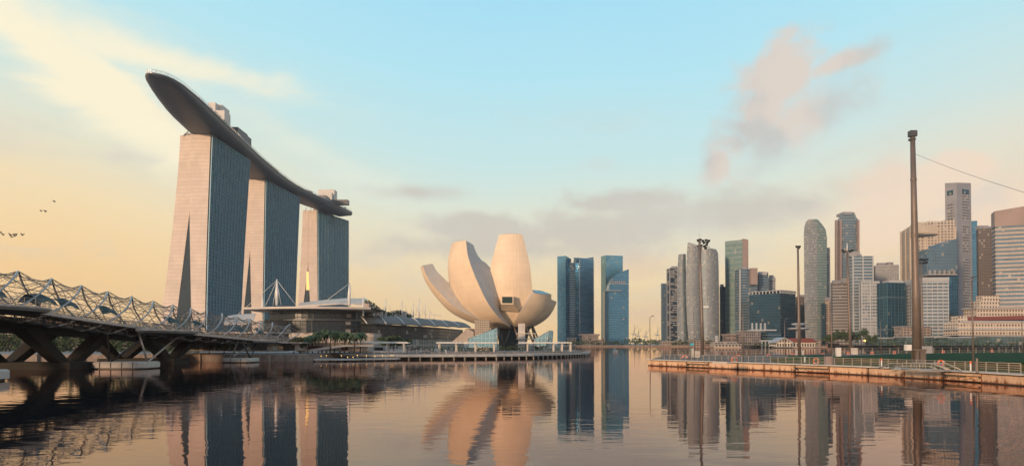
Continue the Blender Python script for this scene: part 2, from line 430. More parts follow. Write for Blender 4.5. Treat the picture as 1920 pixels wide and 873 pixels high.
hotel(980, 1066, lambda f, k: -276+3.0*(1-f)-k*(-24+2.5*(1-f)), 21.5, 31.5, 116, 12.5, (13.5, 6.5), 'farthest of the three hotel towers, slimmest in view, with lit stairwell slot', lit=True)

# roof deck
RE = [(506, -266), (508, -261.5), (512, -257.5), (520, -254.5), (535, -253), (560, -254), (586, -256), (653, -261.5), (730, -268), (807, -272), (860, -272), (901, -268), (958, -257), (1010, -248), (1048, -243), (1062, -246)]
LE = [(506, -266.5), (508, -269.5), (512, -272), (520, -275.5), (535, -280), (560, -286), (586, -291), (653, -300), (730, -307), (807, -311), (860, -311), (901, -307), (958, -293), (1010, -275), (1048, -258), (1062, -250)]
sp = thing('roof_deck', (-285, 780, 194), 'long boat-shaped deck with dark curved underside spanning all three hotel towers', 'roof deck')
ys = [506, 507, 508.5, 511, 514, 519, 525, 532, 540, 550, 570, 590, 620, 653, 690, 730, 770, 807, 840, 870, 901, 930, 958, 985, 1010, 1030, 1048, 1058, 1062]
def sm(tab, y):  # light smoothing
    return sum(interp(y+d, tab)*w_ for d, w_ in ((-1, .25), (0, .5), (1, .25))) if y < 540 else sum(interp(y+d, tab)*w_ for d, w_ in ((-18, .25), (0, .5), (18, .25))) if y < 1030 else interp(y, tab)
ZD = 203.5
rows = []; uvs = []; NS = 20
for y in ys:
    a, b = sm(RE, y), sm(LE, y); cx, hw = (a+b)/2, (a-b)/2
    dep = 9.6*min(1, ((y-504.5)/75)**.55)*min(1, max(.25, (1070-y)/40))
    rows.append([(cx+hw*math.cos(math.pi*j/NS), y, ZD-dep*(math.sin(math.pi*j/NS)**.75 if 0 < j < NS else 0)) for j in range(NS+1)])
    uvs.append([(math.pi*(hw)*j/NS*1.0, y) for j in range(NS+1)])
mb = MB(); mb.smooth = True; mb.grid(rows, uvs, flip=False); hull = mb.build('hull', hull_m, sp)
mb = MB(); mb.grid([[r[0], r[-1]] for r in rows]); mb.build('deck_floor', pale_conc, sp)
# rim band and balustrade, both sides
mb = MB()
for e in (0, -1):
    pts = [Vector(r[e]) for r in rows]
    mb.tube([p+Vector((0, 0, .3)) for p in pts], .8, 8)
mb.build('rim', mat('hull_rim', (.30, .29, .29), .4, .6), sp)
mb = MB(); post = MB()
for e in (0, -1):
    pts = [Vector(r[e]) for r in rows]
    mb.tube([p+Vector((0, 0, 3.0)) for p in pts], .16, 4); mb.tube([p+Vector((0, 0, 2.0)) for p in pts], .10, 4)
    for p, q in zip(pts, pts[1:]):
        n = max(1, int((q-p).length/4))
        for i in range(n):
            z = p.lerp(q, i/n); mb.box((z.x, z.y, z.z+1.5), (.22, .22, 3))
mb.build('balustrade', steel, sp)
# lift cores and pavilions on the deck
mb = MB(); c0 = at(405, 200, 640)
def deckbox(xa, xb, ytop, Y, dY, nm, m_, par=sp):
    p, q = at(xa, ytop, Y), at(xb, ytop, Y); mb = MB()
    mb.box(((p.x+q.x)/2, Y+dY/2, (ZD+p.z)/2), (q.x-p.x, dY, p.z-ZD)); return mb.build(nm, m_, par)
core_m = facade('core_panels', (.56, .52, .48), (.42, .38, .35), 2.4, 3.0, .06, .04, .6, 0, .06, 0)
deckbox(391, 421, 207, 655, 14, 'lift_core', core_m)
deckbox(391, 404, 192, 657, 22, 'lift_core_top', core_m)
deckbox(400, 416, 196, 664, 18, 'lift_core_wing', core_m)
deckbox(597, 627, 355, 1000, 16, 'lift_core', core_m)
deckbox(604, 622, 361, 990, 8, 'lift_core_wing', core_m)
for (xa, xb, yt, Y, dY) in ((428, 446, 238, 690, 26), (446, 458, 250, 725, 20), (612, 652, 374, 985, 10), (598, 612, 366, 960, 20), (575, 583, 358, 930, 10), (505, 512, 312, 800, 20)):
    deckbox(xa, xb, yt, Y, dY, 'pavilion', dark_steel)
leaf_d = mat('leaf_dark', (.045, .07, .03), .8, var=.5, vs=.6)
leaf_g = mat('leaf_green', (.06, .10, .035), .8, var=.5, vs=.8)
leaf_y = mat('leaf_warm', (.16, .12, .03), .8, var=.4, vs=1)
bark = mat('bark', (.11, .08, .06), .9, var=.3, vs=3)
def leaves(mb, c, rad, n, size, rnd=random, flat=1.0, hollow=.35):
    for _ in range(n):
        while True:
            p = Vector((rnd.uniform(-1, 1), rnd.uniform(-1, 1), rnd.uniform(-1, 1)))
            if hollow < p.length < 1: break
        p = Vector((p.x*rad[0], p.y*rad[1], p.z*rad[2]))+Vector(c)
        a = Vector((rnd.gauss(0, 1), rnd.gauss(0, 1), rnd.gauss(0, 1)*flat)).normalized(); b = a.cross(Vector((rnd.gauss(0, 1), rnd.gauss(0, 1), rnd.gauss(0, 1)))).normalized()
        s = size*rnd.uniform(.6, 1.4)
        mb.cur = 1 if rnd.random() < .3 else 0
        mb.poly([p-a*s-b*s*.4, p+a*s*.2-b*s*.6, p+a*s+b*s*.2, p-a*s*.1+b*s*.6])
# planting along the deck edge
mb = MB(); rr = random.Random(3)
for i in range(70):
    y = rr.choice([rr.uniform(560, 640), rr.uniform(680, 1040)]); x = sm(RE, y)-rr.uniform(2, 5)
    leaves(mb, (x, y, ZD+rr.uniform(1.2, 2.6)), (rr.uniform(1, 3),)*2+(rr.uniform(1.2, 2.2),), 14, .8, rr)
o = mb.build('roof_planting', [leaf_d, leaf_g], sp); o['kind'] = 'stuff'

# ---------------------------------------------------------------- lotus-shaped museum
def shell_mat():
    m = facade('museum_shell', (.72, .56, .40), (.66, .51, .365), 3.0, 1.5, .03, .04, .5, 0.0, .06, 0, .6, .004, streak=.15)
    return m
shell = shell_mat()
inner_m = mat('petal_side', (.50, .47, .44), .5, var=.06, stain=.1)
MC = Vector((0.4, 345, 0))
mus = thing('lotus_museum', (MC.x, MC.y, 2.2), 'cream lotus-shaped museum with upswept petals on the promenade', 'museum')
sky_glass = facade('skylight_glass', (.10, .20, .21), (.30, .30, .28), 2.2, 2.5, .1, .08, .1, .7, .3, 0)
def petal(azd, prof, cap_glass=False, name='petal', lean=0, mm=None):
    """prof rows: (r, z, width, bulge, depth)"""
    a = R(azd); er = Vector((math.cos(a), math.sin(a), 0)); et = Vector((-math.sin(a), math.cos(a), 0))
    # resample smoothly (Catmull-Rom)
    P = [Vector(p[:4]).to_4d() if False else list(p) for p in prof]; out = []
    for i in range(len(P)-1):
        p0 = P[max(i-1, 0)]; p1 = P[i]; p2 = P[i+1]; p3 = P[min(i+2, len(P)-1)]
        for k in range(5):
            t = k/5
            out.append([.5*((2*b_)+(-a_+c_)*t+(2*a_-5*b_+4*c_-d_)*t*t+(-a_+3*b_-3*c_+d_)*t**3) for a_, b_, c_, d_ in zip(p0, p1, p2, p3)])
    out.append(P[-1]); NA = 10; mb = MB(); ring = []; uv = []; L = 0; prev = None
    for i, (r, z, wd, bu, de) in enumerate(out):
        q = out[min(i+1, len(out)-1)]; p = out[max(i-1, 0)]
        t = Vector((q[0]-p[0], q[1]-p[1])).normalized(); nr, nz_ = t.y, -t.x
        N = er*nr+Vector((0, 0, nz_))
        c = MC+er*r+et*lean*(i/len(out))**2+Vector((0, 0, z))
        if prev is not None: L += (c-prev).length
        prev = c
        pts = []
        for k in range(-NA, NA+1):
            s_ = k/NA; pts.append(c+et*(s_*wd/2)-N*(bu*s_*s_))
        ring.append((pts, c, N, wd, bu, de)); uv.append([(wd/2*(k/NA), L) for k in range(-NA, NA+1)])
    mb.smooth = True; mb.grid([x[0] for x in ring], uv, flip=False)
    mb.smooth = False; mb.cur = 1
    for sgn in (-1, 1):
        rows = []; 
        for pts, c, N, wd, bu, de in ring:
            e = pts[0] if sgn < 0 else pts[-1]
            inn = e-N*de+et*(-sgn)*wd*.22; rows.append([e, e.lerp(inn, .5), inn])
        mb.grid(rows, flip=sgn > 0)
    rows = []
    for pts, c, N, wd, bu, de in ring:
        e0, e1 = pts[0]-N*de+et*wd*.22, pts[-1]-N*de-et*wd*.22; rows.append([e0, (e0+e1)/2, e1])
    mb.grid(rows, flip=True)
    pts, c, N, wd, bu, de = ring[-1]
    loop = pts+[pts[-1]-N*de-et*wd*.22, pts[0]-N*de+et*wd*.22]
    mb.cur = 0; mb.poly(loop)
    o = mb.build(name, [shell, inner_m] if not mm else mm, mus)
    if cap_glass:
        ctr = sum(loop, Vector())/len(loop); up = (Vector(loop[1])-Vector(loop[0])).cross(Vector(loop[-1])-Vector(loop[0])).normalized()
        if up.z < 0: up = -up
        mb = MB(); mb.poly([ctr+(p-ctr)*.82+up*.15 for p in loop], [((p-ctr).x, (p-ctr).y) for p in loop]); mb.build('skylight', sky_glass, o)
    return o, ring
# azimuth in degrees: -90 faces the camera
p1, ring1 = petal(-94, [(1, 12.0, 8, .1, 3), (7, 12.6, 15, .8, 5), (13, 16.5, 19, 1.8, 7), (17.5, 24, 21, 2.4, 8), (19.5, 33, 20.4, 2.6, 8), (19.2, 43, 18.4, 2.3, 7), (17.5, 50, 15.2, 1.7, 6), (15.5, 57.6, 11.2, 1.1, 5)], True)
petal(-143, [(1, 12, 8, .1, 3), (10, 12.8, 19, 1, 6), (19.5, 16.2, 26, 2, 10), (27, 23, 27.5, 2.4, 14), (31.5, 32, 24.5, 2.5, 15), (33.8, 41, 20, 2.1, 12), (34, 47, 16.5, 1.6, 9), (33, 53.2, 12.6, 1.1, 6)], True)
petal(-169, [(1, 12.2, 6, .1, 3), (10, 13.0, 16, 1, 4), (21, 15.8, 22, 1.8, 6), (31, 20.8, 21, 2, 7), (38.5, 28.5, 16, 1.8, 7), (43.5, 36, 12, 1.2, 6), (45.6, 42.4, 9, .7, 5)], True)
petal(-50, [(1, 11.8, 6, .1, 3), (8, 12.8, 14, 1, 4), (15, 16.5, 18, 1.8, 5), (20, 22, 17, 1.8, 5), (23, 28.5, 11.5, 1.2, 5)], True)
petal(-18, [(1, 12.2, 4, .1, 3), (9, 13.2, 13, 1, 4), (16, 16.7, 14, 1.6, 4), (20, 21, 11, 1.4, 4), (22.2, 25.6, 8, .9, 4)], True)
for azd, k in ((20, .8), (60, .8), (100, .9), (140, .85)):
    petal(azd, [(1, 12.2, 3, .1, 3), (9*k, 13.5, 12, 1, 4), (17*k, 17.5, 15, 1.6, 4), (24*k, 23, 14, 1.4, 4), (27*k, 29*k+2, 10, .9, 4)], True)
# bay window on the front petal
bw = MB(); c = at(951, 562, 322)
bw.box((c.x, 325.2, c.z), (5.8, 5.0, 3.9)); o = bw.build('bay_window', shell, mus)
bw = MB(); bw.box((c.x, 322.6, c.z+.05), (4.7, .3, 2.9)); bw.build('pane', mat('dark_pane', (.02, .045, .045), .08, .3, 0), o)
bw = MB(); q = [(c.x-2.9, 322.71, c.z-1.95), (c.x+2.9, 322.71, c.z-1.95), (c.x+5.6, 327.5, c.z-5.2), (c.x-3.0, 327.5, c.z-4.6)]
q2 = [(p[0], 333, p[2]) for p in q]
n = bw.add(q+q2)
for f_ in ((0,1,2,3)[::-1], (0,4,5,1)[::-1], (1,5,6,2)[::-1], (2,6,7,3)[::-1], (3,7,4,0)[::-1]): bw.face([n+i for i in f_])
bw.build('window_hood', shell, mus)
# core and stilts
mb = MB(); mb.lathe((MC.x, MC.y, 0), [(7, 2.2), (7, 6), (8.5, 12.5), (10, 13.5)], 20); mb.build('central_core', mat('core_glass', (.06, .08, .09), .3, .3), mus)
for i in range(10):
    t = 2*math.pi*i/10; p = MC+Vector((math.cos(t)*15, math.sin(t)*13, 2.2)); q = MC+Vector((math.cos(t+.25)*10, math.sin(t+.25)*10, 14.5))
    q2 = MC+Vector((math.cos(t-.3)*10, math.sin(t-.3)*10, 14.5))
    mb = MB(); mb.tube([p, q], .45, 8); mb.tube([p, q2], .45, 8); mb.build('column', dark_steel if i % 2 else pole_grey, mus)
lat = facade('lattice_screen', (.20, .15, .11), (.46, .38, .30), 1.0, 1.0, .3, .3, .5, 0, .3, 0)
a_, b_ = at(890, 599, 318), at(918, 599, 318)
mb = MB(); mb.box(((a_.x+b_.x)/2, 321, (a_.z+2.2)/2), (b_.x-a_.x, 6, a_.z-2.2)); mb.build('lattice_tower', lat, mus)
mb = MB(); a_ = at(978, 606, 322); mb.box((a_.x, 322, (a_.z+2.2)/2), (3.2, 3, a_.z-2.2)); mb.build('stair_tower', pale_conc, mus)
mb = MB()
for zz in (5, 7.5, 10): mb.box((a_.x+2, 321.5, zz), (9, 3, .35))
mb.build('stair_landing', pale_conc, mus)
# glass entrances beside the museum
gl_blue = facade('pavilion_glass', (.20, .36, .42), (.40, .50, .52), 1.9, 1.6, .08, .08, .12, .6, .25, 0)
def wedge(name, pts, Y, d, label):
    P = [at(px, py, Y) for px, py in pts]; mb = MB(); n = len(P)
    a = mb.add(P); b = mb.add([p+Vector((0, d, 0)) for p in P])
    mb.face([a+i for i in range(n)], [(p.x, p.z) for p in P]); mb.face([b+n-1-i for i in range(n)])
    for i in range(n):
        j = (i+1) % n; L = (P[j]-P[i]).length; mb.face((a+j, a+i, b+i, b+j), ((0, 0), (L, 0), (L, d), (0, d)))
    t = thing(name, (P[0].x, Y+d/2, 2.2), label, 'pavilion'); mb.build('glass_skin', gl_blue, t)
    mb = MB()
    for i in range(n):
        mb.tube([P[i]-Vector((0, .1, 0)), P[(i+1) % n]-Vector((0, .1, 0))], .14, 5)
    mb.build('frame', steel, t); return t
wedge('glass_pavilion', [(878, 651), (932, 651), (932, 614), (878, 634)], 292, 12, 'pale blue glass wedge pavilion in front of the left petals of the museum')
wedge('glass_pavilion', [(1002, 648), (1024, 648), (1030, 620), (1003, 634)], 300, 10, 'greenish glass wedge under the right petals of the museum')
wedge('glass_pavilion', [(1024, 648), (1035, 648), (1037, 620), (1030, 619)], 303, 8, 'small dark glass wedge at right end of the museum pergola')
# tent like plinth left of the museum
mb = MB(); P = [at(848, 640, 318), at(888, 640, 318), at(888, 622, 318), at(875, 615, 318), at(866, 624, 318)]
a = mb.add(P); b = mb.add([p+Vector((3, 14, 0)) for p in P])
mb.face([a+i for i in range(5)]); mb.face([b+4-i for i in range(5)])
for i in range(5): mb.face((a+(i+1) % 5, a+i, b+i, b+(i+1) % 5))
tag(mb.build('entrance_ramp', beige, None, (P[0].x, 318, 2.2)), 'brown sloping entrance block left of the lattice tower of the museum', 'ramp')

# ---------------------------------------------------------------- shopping podium, masts and canopies
dglass = facade('mall_glass', (.008, .018, .024), (.022, .026, .03), 2.2, 3.0, .14, .08, .22, .05, .5, .03)
roof_w = mat('roof_membrane', (.52, .46, .41), .55, var=.1, vs=.15)
mall = thing('convention_hall', (-118, 400, 2.2), 'dark glass hall with wide thin white roof and cable masts below the hotel', 'hall')
def pxpoly(pts, Y): return [at(x, y, Y) for x, y in pts]
def slab(pts, Y, d, nm, m_, par, uvs=True):
    P = pxpoly(pts, Y); mb = MB(); n = len(P); a = mb.add(P); b = mb.add([p+Vector((0, d, 0)) for p in P])
    mb.face([a+i for i in range(n)][::-1], [(p.x, p.z) for p in P][::-1]); mb.face([b+i for i in range(n)])
    for i in range(n):
        j = (i+1) % n; L = (P[j]-P[i]).length; mb.face((a+i, a+j, b+j, b+i), ((0, 0), (L, 0), (L, d), (0, d)))
    return mb.build(nm, m_, par)
# bowed glass body: tiers of curved prisms
def bowed(x0, x1, y0, y1, Y, bow, d, nm, m_, par):
    p, q = at(x0, y0, Y), at(x1, y1, Y); z0, z1 = at(x0, y1, Y).z, at(x0, y0, Y).z; n = 14
    pts = [(p.x+(q.x-p.x)*i/n, Y-bow*math.sin(math.pi*i/n)) for i in range(n+1)]+[(q.x, Y+d), (p.x, Y+d)]
    mb = MB(); mb.prism(pts, z0, z1); return mb.build(nm, m_, par)
bowed(505, 667, 580, 600, 392, 10, 40, 'upper_glass', dglass, mall)
bowed(495, 676, 600, 624, 386, 12, 46, 'lower_glass', dglass, mall)
bowed(500, 672, 599, 601.5, 384, 12.5, 46, 'floor_edge', dark_steel, mall)
bowed(420, 700, 624, 650, 380, 8, 60, 'base_storey', facade('base_storey', (.22, .18, .15), (.44, .37, .31), 4.5, 5, .3, .4, .5, 0, .3, 0), mall)
# roof: thin lens
n = 20; p0, p1_ = at(455, 576, 374), at(694, 576, 374)
rw = []
for j in range(9):
    v = j/8; row = []
    for i in range(n+1):
        u = i/n; x = p0.x+(p1_.x-p0.x)*u; bow = math.sin(math.pi*u)
        row.append((x, 376-9*bow+v*(40+30*bow), p0.z-.3+1.6*math.sin(math.pi*v)*(.3+bow)+(.5 if v == 0 else 0)))
    rw.append(row)
mb = MB(); mb.smooth = True; mb.grid(rw); mb.grid([[(x, y, p0.z-.9-.5*math.sin(math.pi*j/8)) for (x, y, z) in r] for j, r in enumerate(rw)], flip=True)
mb.smooth = False; mb.grid([[(x, y, p0.z-.9) for (x, y, z) in rw[0]], rw[0]]); mb.build('roof', roof_w, mall)
mb = MB(); mb.smooth = True
# swooping shells behind
def shell_roof(pts_lo, pts_hi, Y, d, nm, par, m_=None):
    A = pxpoly(pts_lo, Y); B = pxpoly(pts_hi, Y+d); mb = MB(); mb.smooth = True; rows = []
    for k in range(7):
        t = k/6; rows.append([a.lerp(b, t)+Vector((0, 0, 1.6*math.sin(math.pi*t))) for a, b in zip(A, B)])
    mb.grid(rows); mb.grid([[p-Vector((0, 0, .7)) for p in r] for r in rows], flip=True)
    mb.smooth = False; mb.grid([[p-Vector((0, 0, .7)) for p in rows[0]], rows[0]])
    return mb.build(nm, m_ or roof_w, par)
shell_roof([(560, 573), (600, 570), (640, 568), (692, 572)], [(565, 571), (610, 564), (650, 560), (684, 559)], 425, 30, 'shell_roof', mall, mat('shell_cream', (.60, .50, .40), .5))
shell_roof([(418, 606), (440, 606), (460, 605), (476, 600)], [(432, 592), (445, 589), (462, 588), (480, 588)], 350, 25, 'shell_roof', mall)
def mast(px, ytop, ybot, Y, par, r=.75, cab=()):
    a, b = at(px, ybot, Y), at(px, ytop, Y); b.x = a.x
    mb = MB(); mb.tube([a, a.lerp(b, .5), b], [r*.8, r, r*.4], 8); o = mb.build('mast', white_paint, par)
    for cx, cy in cab:
        q = at(cx, cy, Y); mb = MB(); mb.tube([b-Vector((0, 0, .6)), q], .13, 4); mb.build('cable', white_paint, o)
mast(519, 523, 572, 388, mall, .9, ((437, 597), (498, 572), (512, 572), (527, 572), (556, 573)))
mast(492, 553, 588, 384, mall, .6, ())
mast(655, 529, 574, 388, mall, .8, ((608, 566), (650, 572), (668, 572)))
mast(681, 555, 592, 384, mall, .55, ())
# stepped terraces with planting
ter = thing('stepped_terrace', (-80, 430, 2.2), 'stepped planted terraces right of the long white roof', 'terrace')
for i in range(6):
    slab([(684+i*6, 600), (692+i*8, 600), (692+i*8, 566+i*5), (684+i*6-6, 566+i*5)], 420+i*5, 4, 'terrace_step', pale_conc if i % 2 else beige, ter)
    p = at(690+i*7, 565+i*5, 420+i*5); mb = MB(); leaves(mb, p, (2.4, 2, 1.1), 60, .5); mb.build('planting', [leaf_d, leaf_g], ter)
# canopy row along the promenade
cr = thing('canopy_arcade', (-70, 430, 2.2), 'row of curved ribbed canopies over dark glass running toward the museum', 'arcade')
N = 8
Pa = [(672, 592, 607, 384), (708, 593, 607.5, 400), (742, 594.5, 608.5, 418), (772, 596, 610, 438), (800, 598, 611, 462), (824, 600, 612, 490), (846, 602, 613, 525), (868, 604.5, 614, 570)]
for (xa, ya, la, Ya), (xb, yb, lb, Yb) in zip(Pa, Pa[1:]):
    rows = []
    for k in range(7):
        t = k/6; row = []
        for m in range(5):
            s_ = m/4; x = xa+(xb-xa)*s_; Y = Ya+(Yb-Ya)*s_; yt = ya+(yb-ya)*s_; yl = la+(lb-la)*s_
            p = at(x+16*t, yt+(yl-yt)*(t**1.6), Y+12-10*t); p.z += .5*math.sin(math.pi*s_)
            row.append(p)
        rows.append(row)
    mb = MB(); mb.smooth = True; mb.grid(rows, flip=True); mb.grid([[p-Vector((0, 0, .5)) for p in r] for r in rows])
    o = mb.build('canopy', mat('arcade_membrane', (.20, .155, .13), .7, var=.15, vs=.2), cr)
    mb = MB(); mb.tube([r[0]+Vector((0, 0, .35)) for r in rows], .38, 5); mb.build('rib', white_paint, o)
def strip(pts, z0, z1, d, nm, m_, par):
    mb = MB(); u = 0
    fr = [Vector((x, y, 0)) for x, y in pts]; poly = [(p.x, p.y) for p in fr]+[(p.x-d*.3, p.y+d) for p in fr[::-1]]
    mb.prism(poly, z0, z1); return mb.build(nm, m_, par)
fr = [(at(x, 600, Y).x, Y) for x, _, _, Y in [(668, 0, 0, 384)]+Pa[1:]]
strip(fr, 8, 16.5, 20, 'glass_front', dglass, cr)
strip([(x+1, y-3) for x, y in fr], 2.2, 7.9, 20, 'ground_floor', facade('arcade_base', (.10, .13, .13), (.45, .38, .32), 4, 4, .15, .2, .3, .3, .4, .1), cr)
for px, yt, Y in ((723, 559, 440), (754, 562, 455), (775, 567, 475), (786, 557, 520), (784, 570, 560), (797, 566, 540), (805, 582, 560), (814, 588, 580)):
    mast(px, yt, 600, Y, cr, .42, ((px-6, 592), (px+14, 592)))
# roof pavilions among the masts
for xa, xb, yt, Y in ((716, 724, 582, 470), (728, 740, 584, 480), (736, 760, 581, 490), (756, 772, 588, 500)):
    slab([(xa, 600), (xb, 600), (xb, yt+2), (xa, yt)], Y, 8, 'roof_pavilion', pale_conc, cr)
    mb = MB(); p = at((xa+xb)/2, yt+4, Y-3); leaves(mb, p, (3.2, 2.5, 1.8), 90, .6); mb.build('planting', [leaf_d, leaf_g], cr)

# ---------------------------------------------------------------- left quay, decks, pergolas
def base_of(px, py, z=2.2): return onz(px, py, z)
qt = thing('quay_ribs', (-95, 204, 0), 'row of worn quay wall ribs at the waterline left of the mall', 'quay wall')
for i in range(31):
    x = -64.8-i*6.8; qw = MB(); qw.box((x, 204.6 if x > -96 else 203.9, 1.1), (.5, .9, 2.6)); qw.build('rib', quay, qt)
# low waterfront building band behind left quay
lb = thing('boat_house', (-100, 222, 2.2), 'long low beige waterfront building with dark openings behind the footbridge end', 'building')
slab([(330, 657), (560, 657), (560, 642), (330, 642)], 224, 8, 'wall', beige, lb)
slab([(325, 643), (566, 643), (566, 641), (325, 641)], 222, 12, 'roof_slab', beige, lb)
for i, (xa, xb) in enumerate([(345, 372), (380, 400), (405, 426), (432, 462), (470, 500), (512, 520), (531, 552)]):
    slab([(xa, 656), (xb, 656), (xb, 646), (xa, 646)], 223.7, .5, 'opening', mat('dark_opening', (.03, .02, .02), .6) if i != 5 else mat('door_pale', (.45, .55, .52), .5), lb)
lb = thing('retaining_wall', (-62, 226, 2.2), 'beige retaining wall with ramp behind the palm trees', 'wall')
slab([(555, 658), (690, 658), (690, 642), (560, 642)], 236, 8, 'wall', beige, lb)
slab([(555, 658), (640, 646), (700, 646), (700, 649), (645, 649.5), (566, 661)], 232, 1.2, 'ramp_edge', pale_conc, lb)
for xa, xb in ((578, 602), (640, 652)): slab([(xa, 656), (xb, 656), (xb, 648), (xa, 648)], 235.6, .6, 'opening', mat('red_opening', (.10, .02, .02), .6), lb)
pk = thing('parking_building', (-190, 330, 2.2), 'long low dark open building behind the road bridge on the left bank', 'building')
mb = MB(); mb.prism([(-420, 352), (-230, 318), (-100, 282), (-94, 292), (-225, 330), (-415, 364)], 2.2, 9.5); mb.build('walls', facade('parking_front', (.03, .03, .03), (.20, .16, .13), 3.4, 6, .3, .12, .6, 0, .3, 0), pk)
mb = MB(); mb.prism([(-421, 350), (-230, 316), (-99, 280), (-93, 293), (-225, 332), (-416, 366)], 9.5, 10.1); mb.build('roof_slab', beige, pk)
# timber promenade deck over the water
dk = thing('boardwalk', (-5, 262, 1.6), 'long curved promenade boardwalk on short piles in front of the museum', 'boardwalk')
fe = [onz(x, y, 1.6) for x, y in ((600, 663.5),(640, 664), (700, 664.5), (765, 664.7), (850, 664.5), (930, 664), (1000, 663), (1060, 661.5), (1098, 660), (1107, 659))]
bk = [p+Vector((1, 16, 0)) for p in fe]
mb = MB(); poly = [(p.x, p.y) for p in fe+bk[::-1]]; mb.prism(poly, .85, 1.6); mb.build('deck', pale_conc, dk)
mb = MB(); n = 0
for a, b in zip(fe, fe[1:]):
    k = max(1, int((b-a).length/3.2))
    for i in range(k):
        p = a.lerp(b, i/k)
        pb = MB(); pb.box((p.x+.1, p.y+1.2, .1), (.5, .5, 1.5)); pb.build('pile', concrete, dk)
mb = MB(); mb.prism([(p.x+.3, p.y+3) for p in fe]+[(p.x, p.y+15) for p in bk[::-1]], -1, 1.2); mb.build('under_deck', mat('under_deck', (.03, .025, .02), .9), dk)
def rail(pts, z, h, sp_, nm_label, cat='railing', post_m=None, rails=3, name='railing', pw=.09, group=None, solid=True, rw_=.035):
    m_ = post_m or steel
    t = thing(name, (pts[0][0], pts[0][1], z), nm_label, cat, group)
    allp = []
    P = [Vector((a, b, 0)) for a, b in pts]
    for a, b in zip(P, P[1:]):
        k = max(1, round((b-a).length/sp_))
        for i in range(k): allp.append(a.lerp(b, i/k))
    allp.append(P[-1])
    pm = None
    for p in allp[:100]:
        if pm is None:
            mb = MB(); mb.box((p.x, p.y, z+h/2), (pw, pw, h)); pm = mb.build('post', m_, t); o = pm
        else: o = pm.copy(); col.objects.link(o); o.parent = t; o.location = (p.x-allp[0].x, p.y-allp[0].y, 0)
    for r in range(rails):
        zz = z+h-(h-.15)*r/max(1, rails-.0); mb = MB()
        mb.tube([(p.x, p.y, zz) for p in P], rw_ if r else rw_*1.5, 4); mb.build('rail', m_, t)
    return t
rail([(p.x+.3, p.y+.4) for p in fe], 1.6, 1.1, 2.6, 'thin metal railing along the curved museum boardwalk edge', rails=3)
# lower floating walkway in front on the left
lw = thing('floating_walkway', (-60, 222, .5), 'dark low walkway with small yellow lamps at the left promenade edge', 'walkway')
fe2 = [onz(x, y, .7) for x, y in ((588, 673), (640, 673), (700, 672), (745, 671.5))]
mb = MB(); mb.prism([(p.x, p.y) for p in fe2+[q+Vector((0, 6, 0)) for q in fe2[::-1]]], .35, .8); mb.build('deck', pale_conc, lw)
for i in range(12):
    p = fe2[0].lerp(fe2[-1], i/11); mb = MB(); mb.box((p.x, p.y+.5, .1), (.4, .4, .8)); mb.build('pile', dark_conc, lw)
for i, (px, py) in enumerate(((602, 667), (612, 666), (640, 666), (670, 665.5), (687, 666), (703, 667), (717, 666), (733, 665.5), (737, 665.5), (652, 669), (662, 669))):
    Y = 226 if py < 669 else 218
    p = at(px, py, Y); t = thing('bollard_lamp', (p.x, p.y, p.z-.9), 'small glowing amber bollard lamp on the low walkway near the pergola', 'lamp', 'amber bollard lamps on the walkway')
    mb = MB(); mb.box((p.x, p.y, p.z-.5), (.14, .14, .9)); mb.build('stem', steel, t)
    mb = MB(); mb.lathe((p.x, p.y, p.z-.1), [(.10, 0), (.14, .1), (.08, .22)], 8); mb.build('lamp_head', gold_light, t)
# pergolas
def pergola(xa, xb, Y, cols, label):
    a, b = at(xa, 642, Y), at(xb, 642, Y)
    t = thing('pergola', ((a.x+b.x)/2, Y, 2.2), label, 'pergola')
    mb = MB(); mb.box(((a.x+b.x)/2, Y+1.6, a.z), (b.x-a.x, 5.2, .38)); mb.build('roof', white_paint, t)
    mb = MB()
    for i in range(int((b.x-a.x)/1.2)): mb.box((a.x+.6+i*1.2, Y+1.6, a.z+.3), (.12, 5.6, .22))
    mb.build('slats', white_paint, t)
    for c in cols:
        p = at(c, 650, Y)
        for dy_ in (0, 3.2):
            mb = MB(); mb.box((p.x, Y+dy_, (2.2+a.z)/2-.1), (.6, .5, a.z-2.4)); mb.build('column', pale_conc, t)
pergola(655, 766, 247, (659, 664, 692, 726, 757), 'left white flat-roofed pergola on columns by the walkway lamps')
pergola(818, 932, 262, (823, 855, 891, 926), 'middle white pergola on columns in front of the museum')
pergola(972, 1072, 276, (989, 1038, 1054, 1070), 'right white pergola on columns at the tip of the promenade')
k_ = thing('kiosk', at(712, 652, 252), 'small square framed kiosk under the left pergola', 'kiosk')
slab([(698, 657), (722, 657), (722, 648), (698, 648)], 254, 3, 'frame', pale_conc, k_); slab([(702, 656), (718, 656), (718, 651), (702, 651)], 253.8, .4, 'opening', black, k_)
# hedges and flower beds
flower = mat('orange_blossom', (.45, .14, .03), .7, var=.4, vs=3)
hr = random.Random(5)
def hedge(xa, xb, py, Y, h, label, warm=False):
    a, b = at(xa, py, Y), at(xb, py, Y); mb = MB()
    for i in range(int((b.x-a.x)/.9)):
        leaves(mb, (a.x+i*.9, Y+hr.uniform(-1, 1), 2.2+h*.5), (.9, .9, h*.6), 26, .28, hr, hollow=.2)
    o = mb.build('hedge', [leaf_d, flower if warm else leaf_g], None, ((a.x+b.x)/2, Y, 2.2)); tag(o, label, 'hedge')
hedge(762, 792, 655, 256, 1.9, 'hedge with orange flowers right of the left pergola', True)
hedge(795, 818, 655, 257, 1.7, 'orange flowering hedge before the middle pergola', True)
hedge(826, 930, 654, 270, 1.7, 'long dark hedge behind the middle pergola columns')
hedge(936, 1062, 653, 284, 2.2, 'long green hedge behind the right pergola')
hedge(664, 692, 654, 256, 1.6, 'short green hedge behind the left pergola')
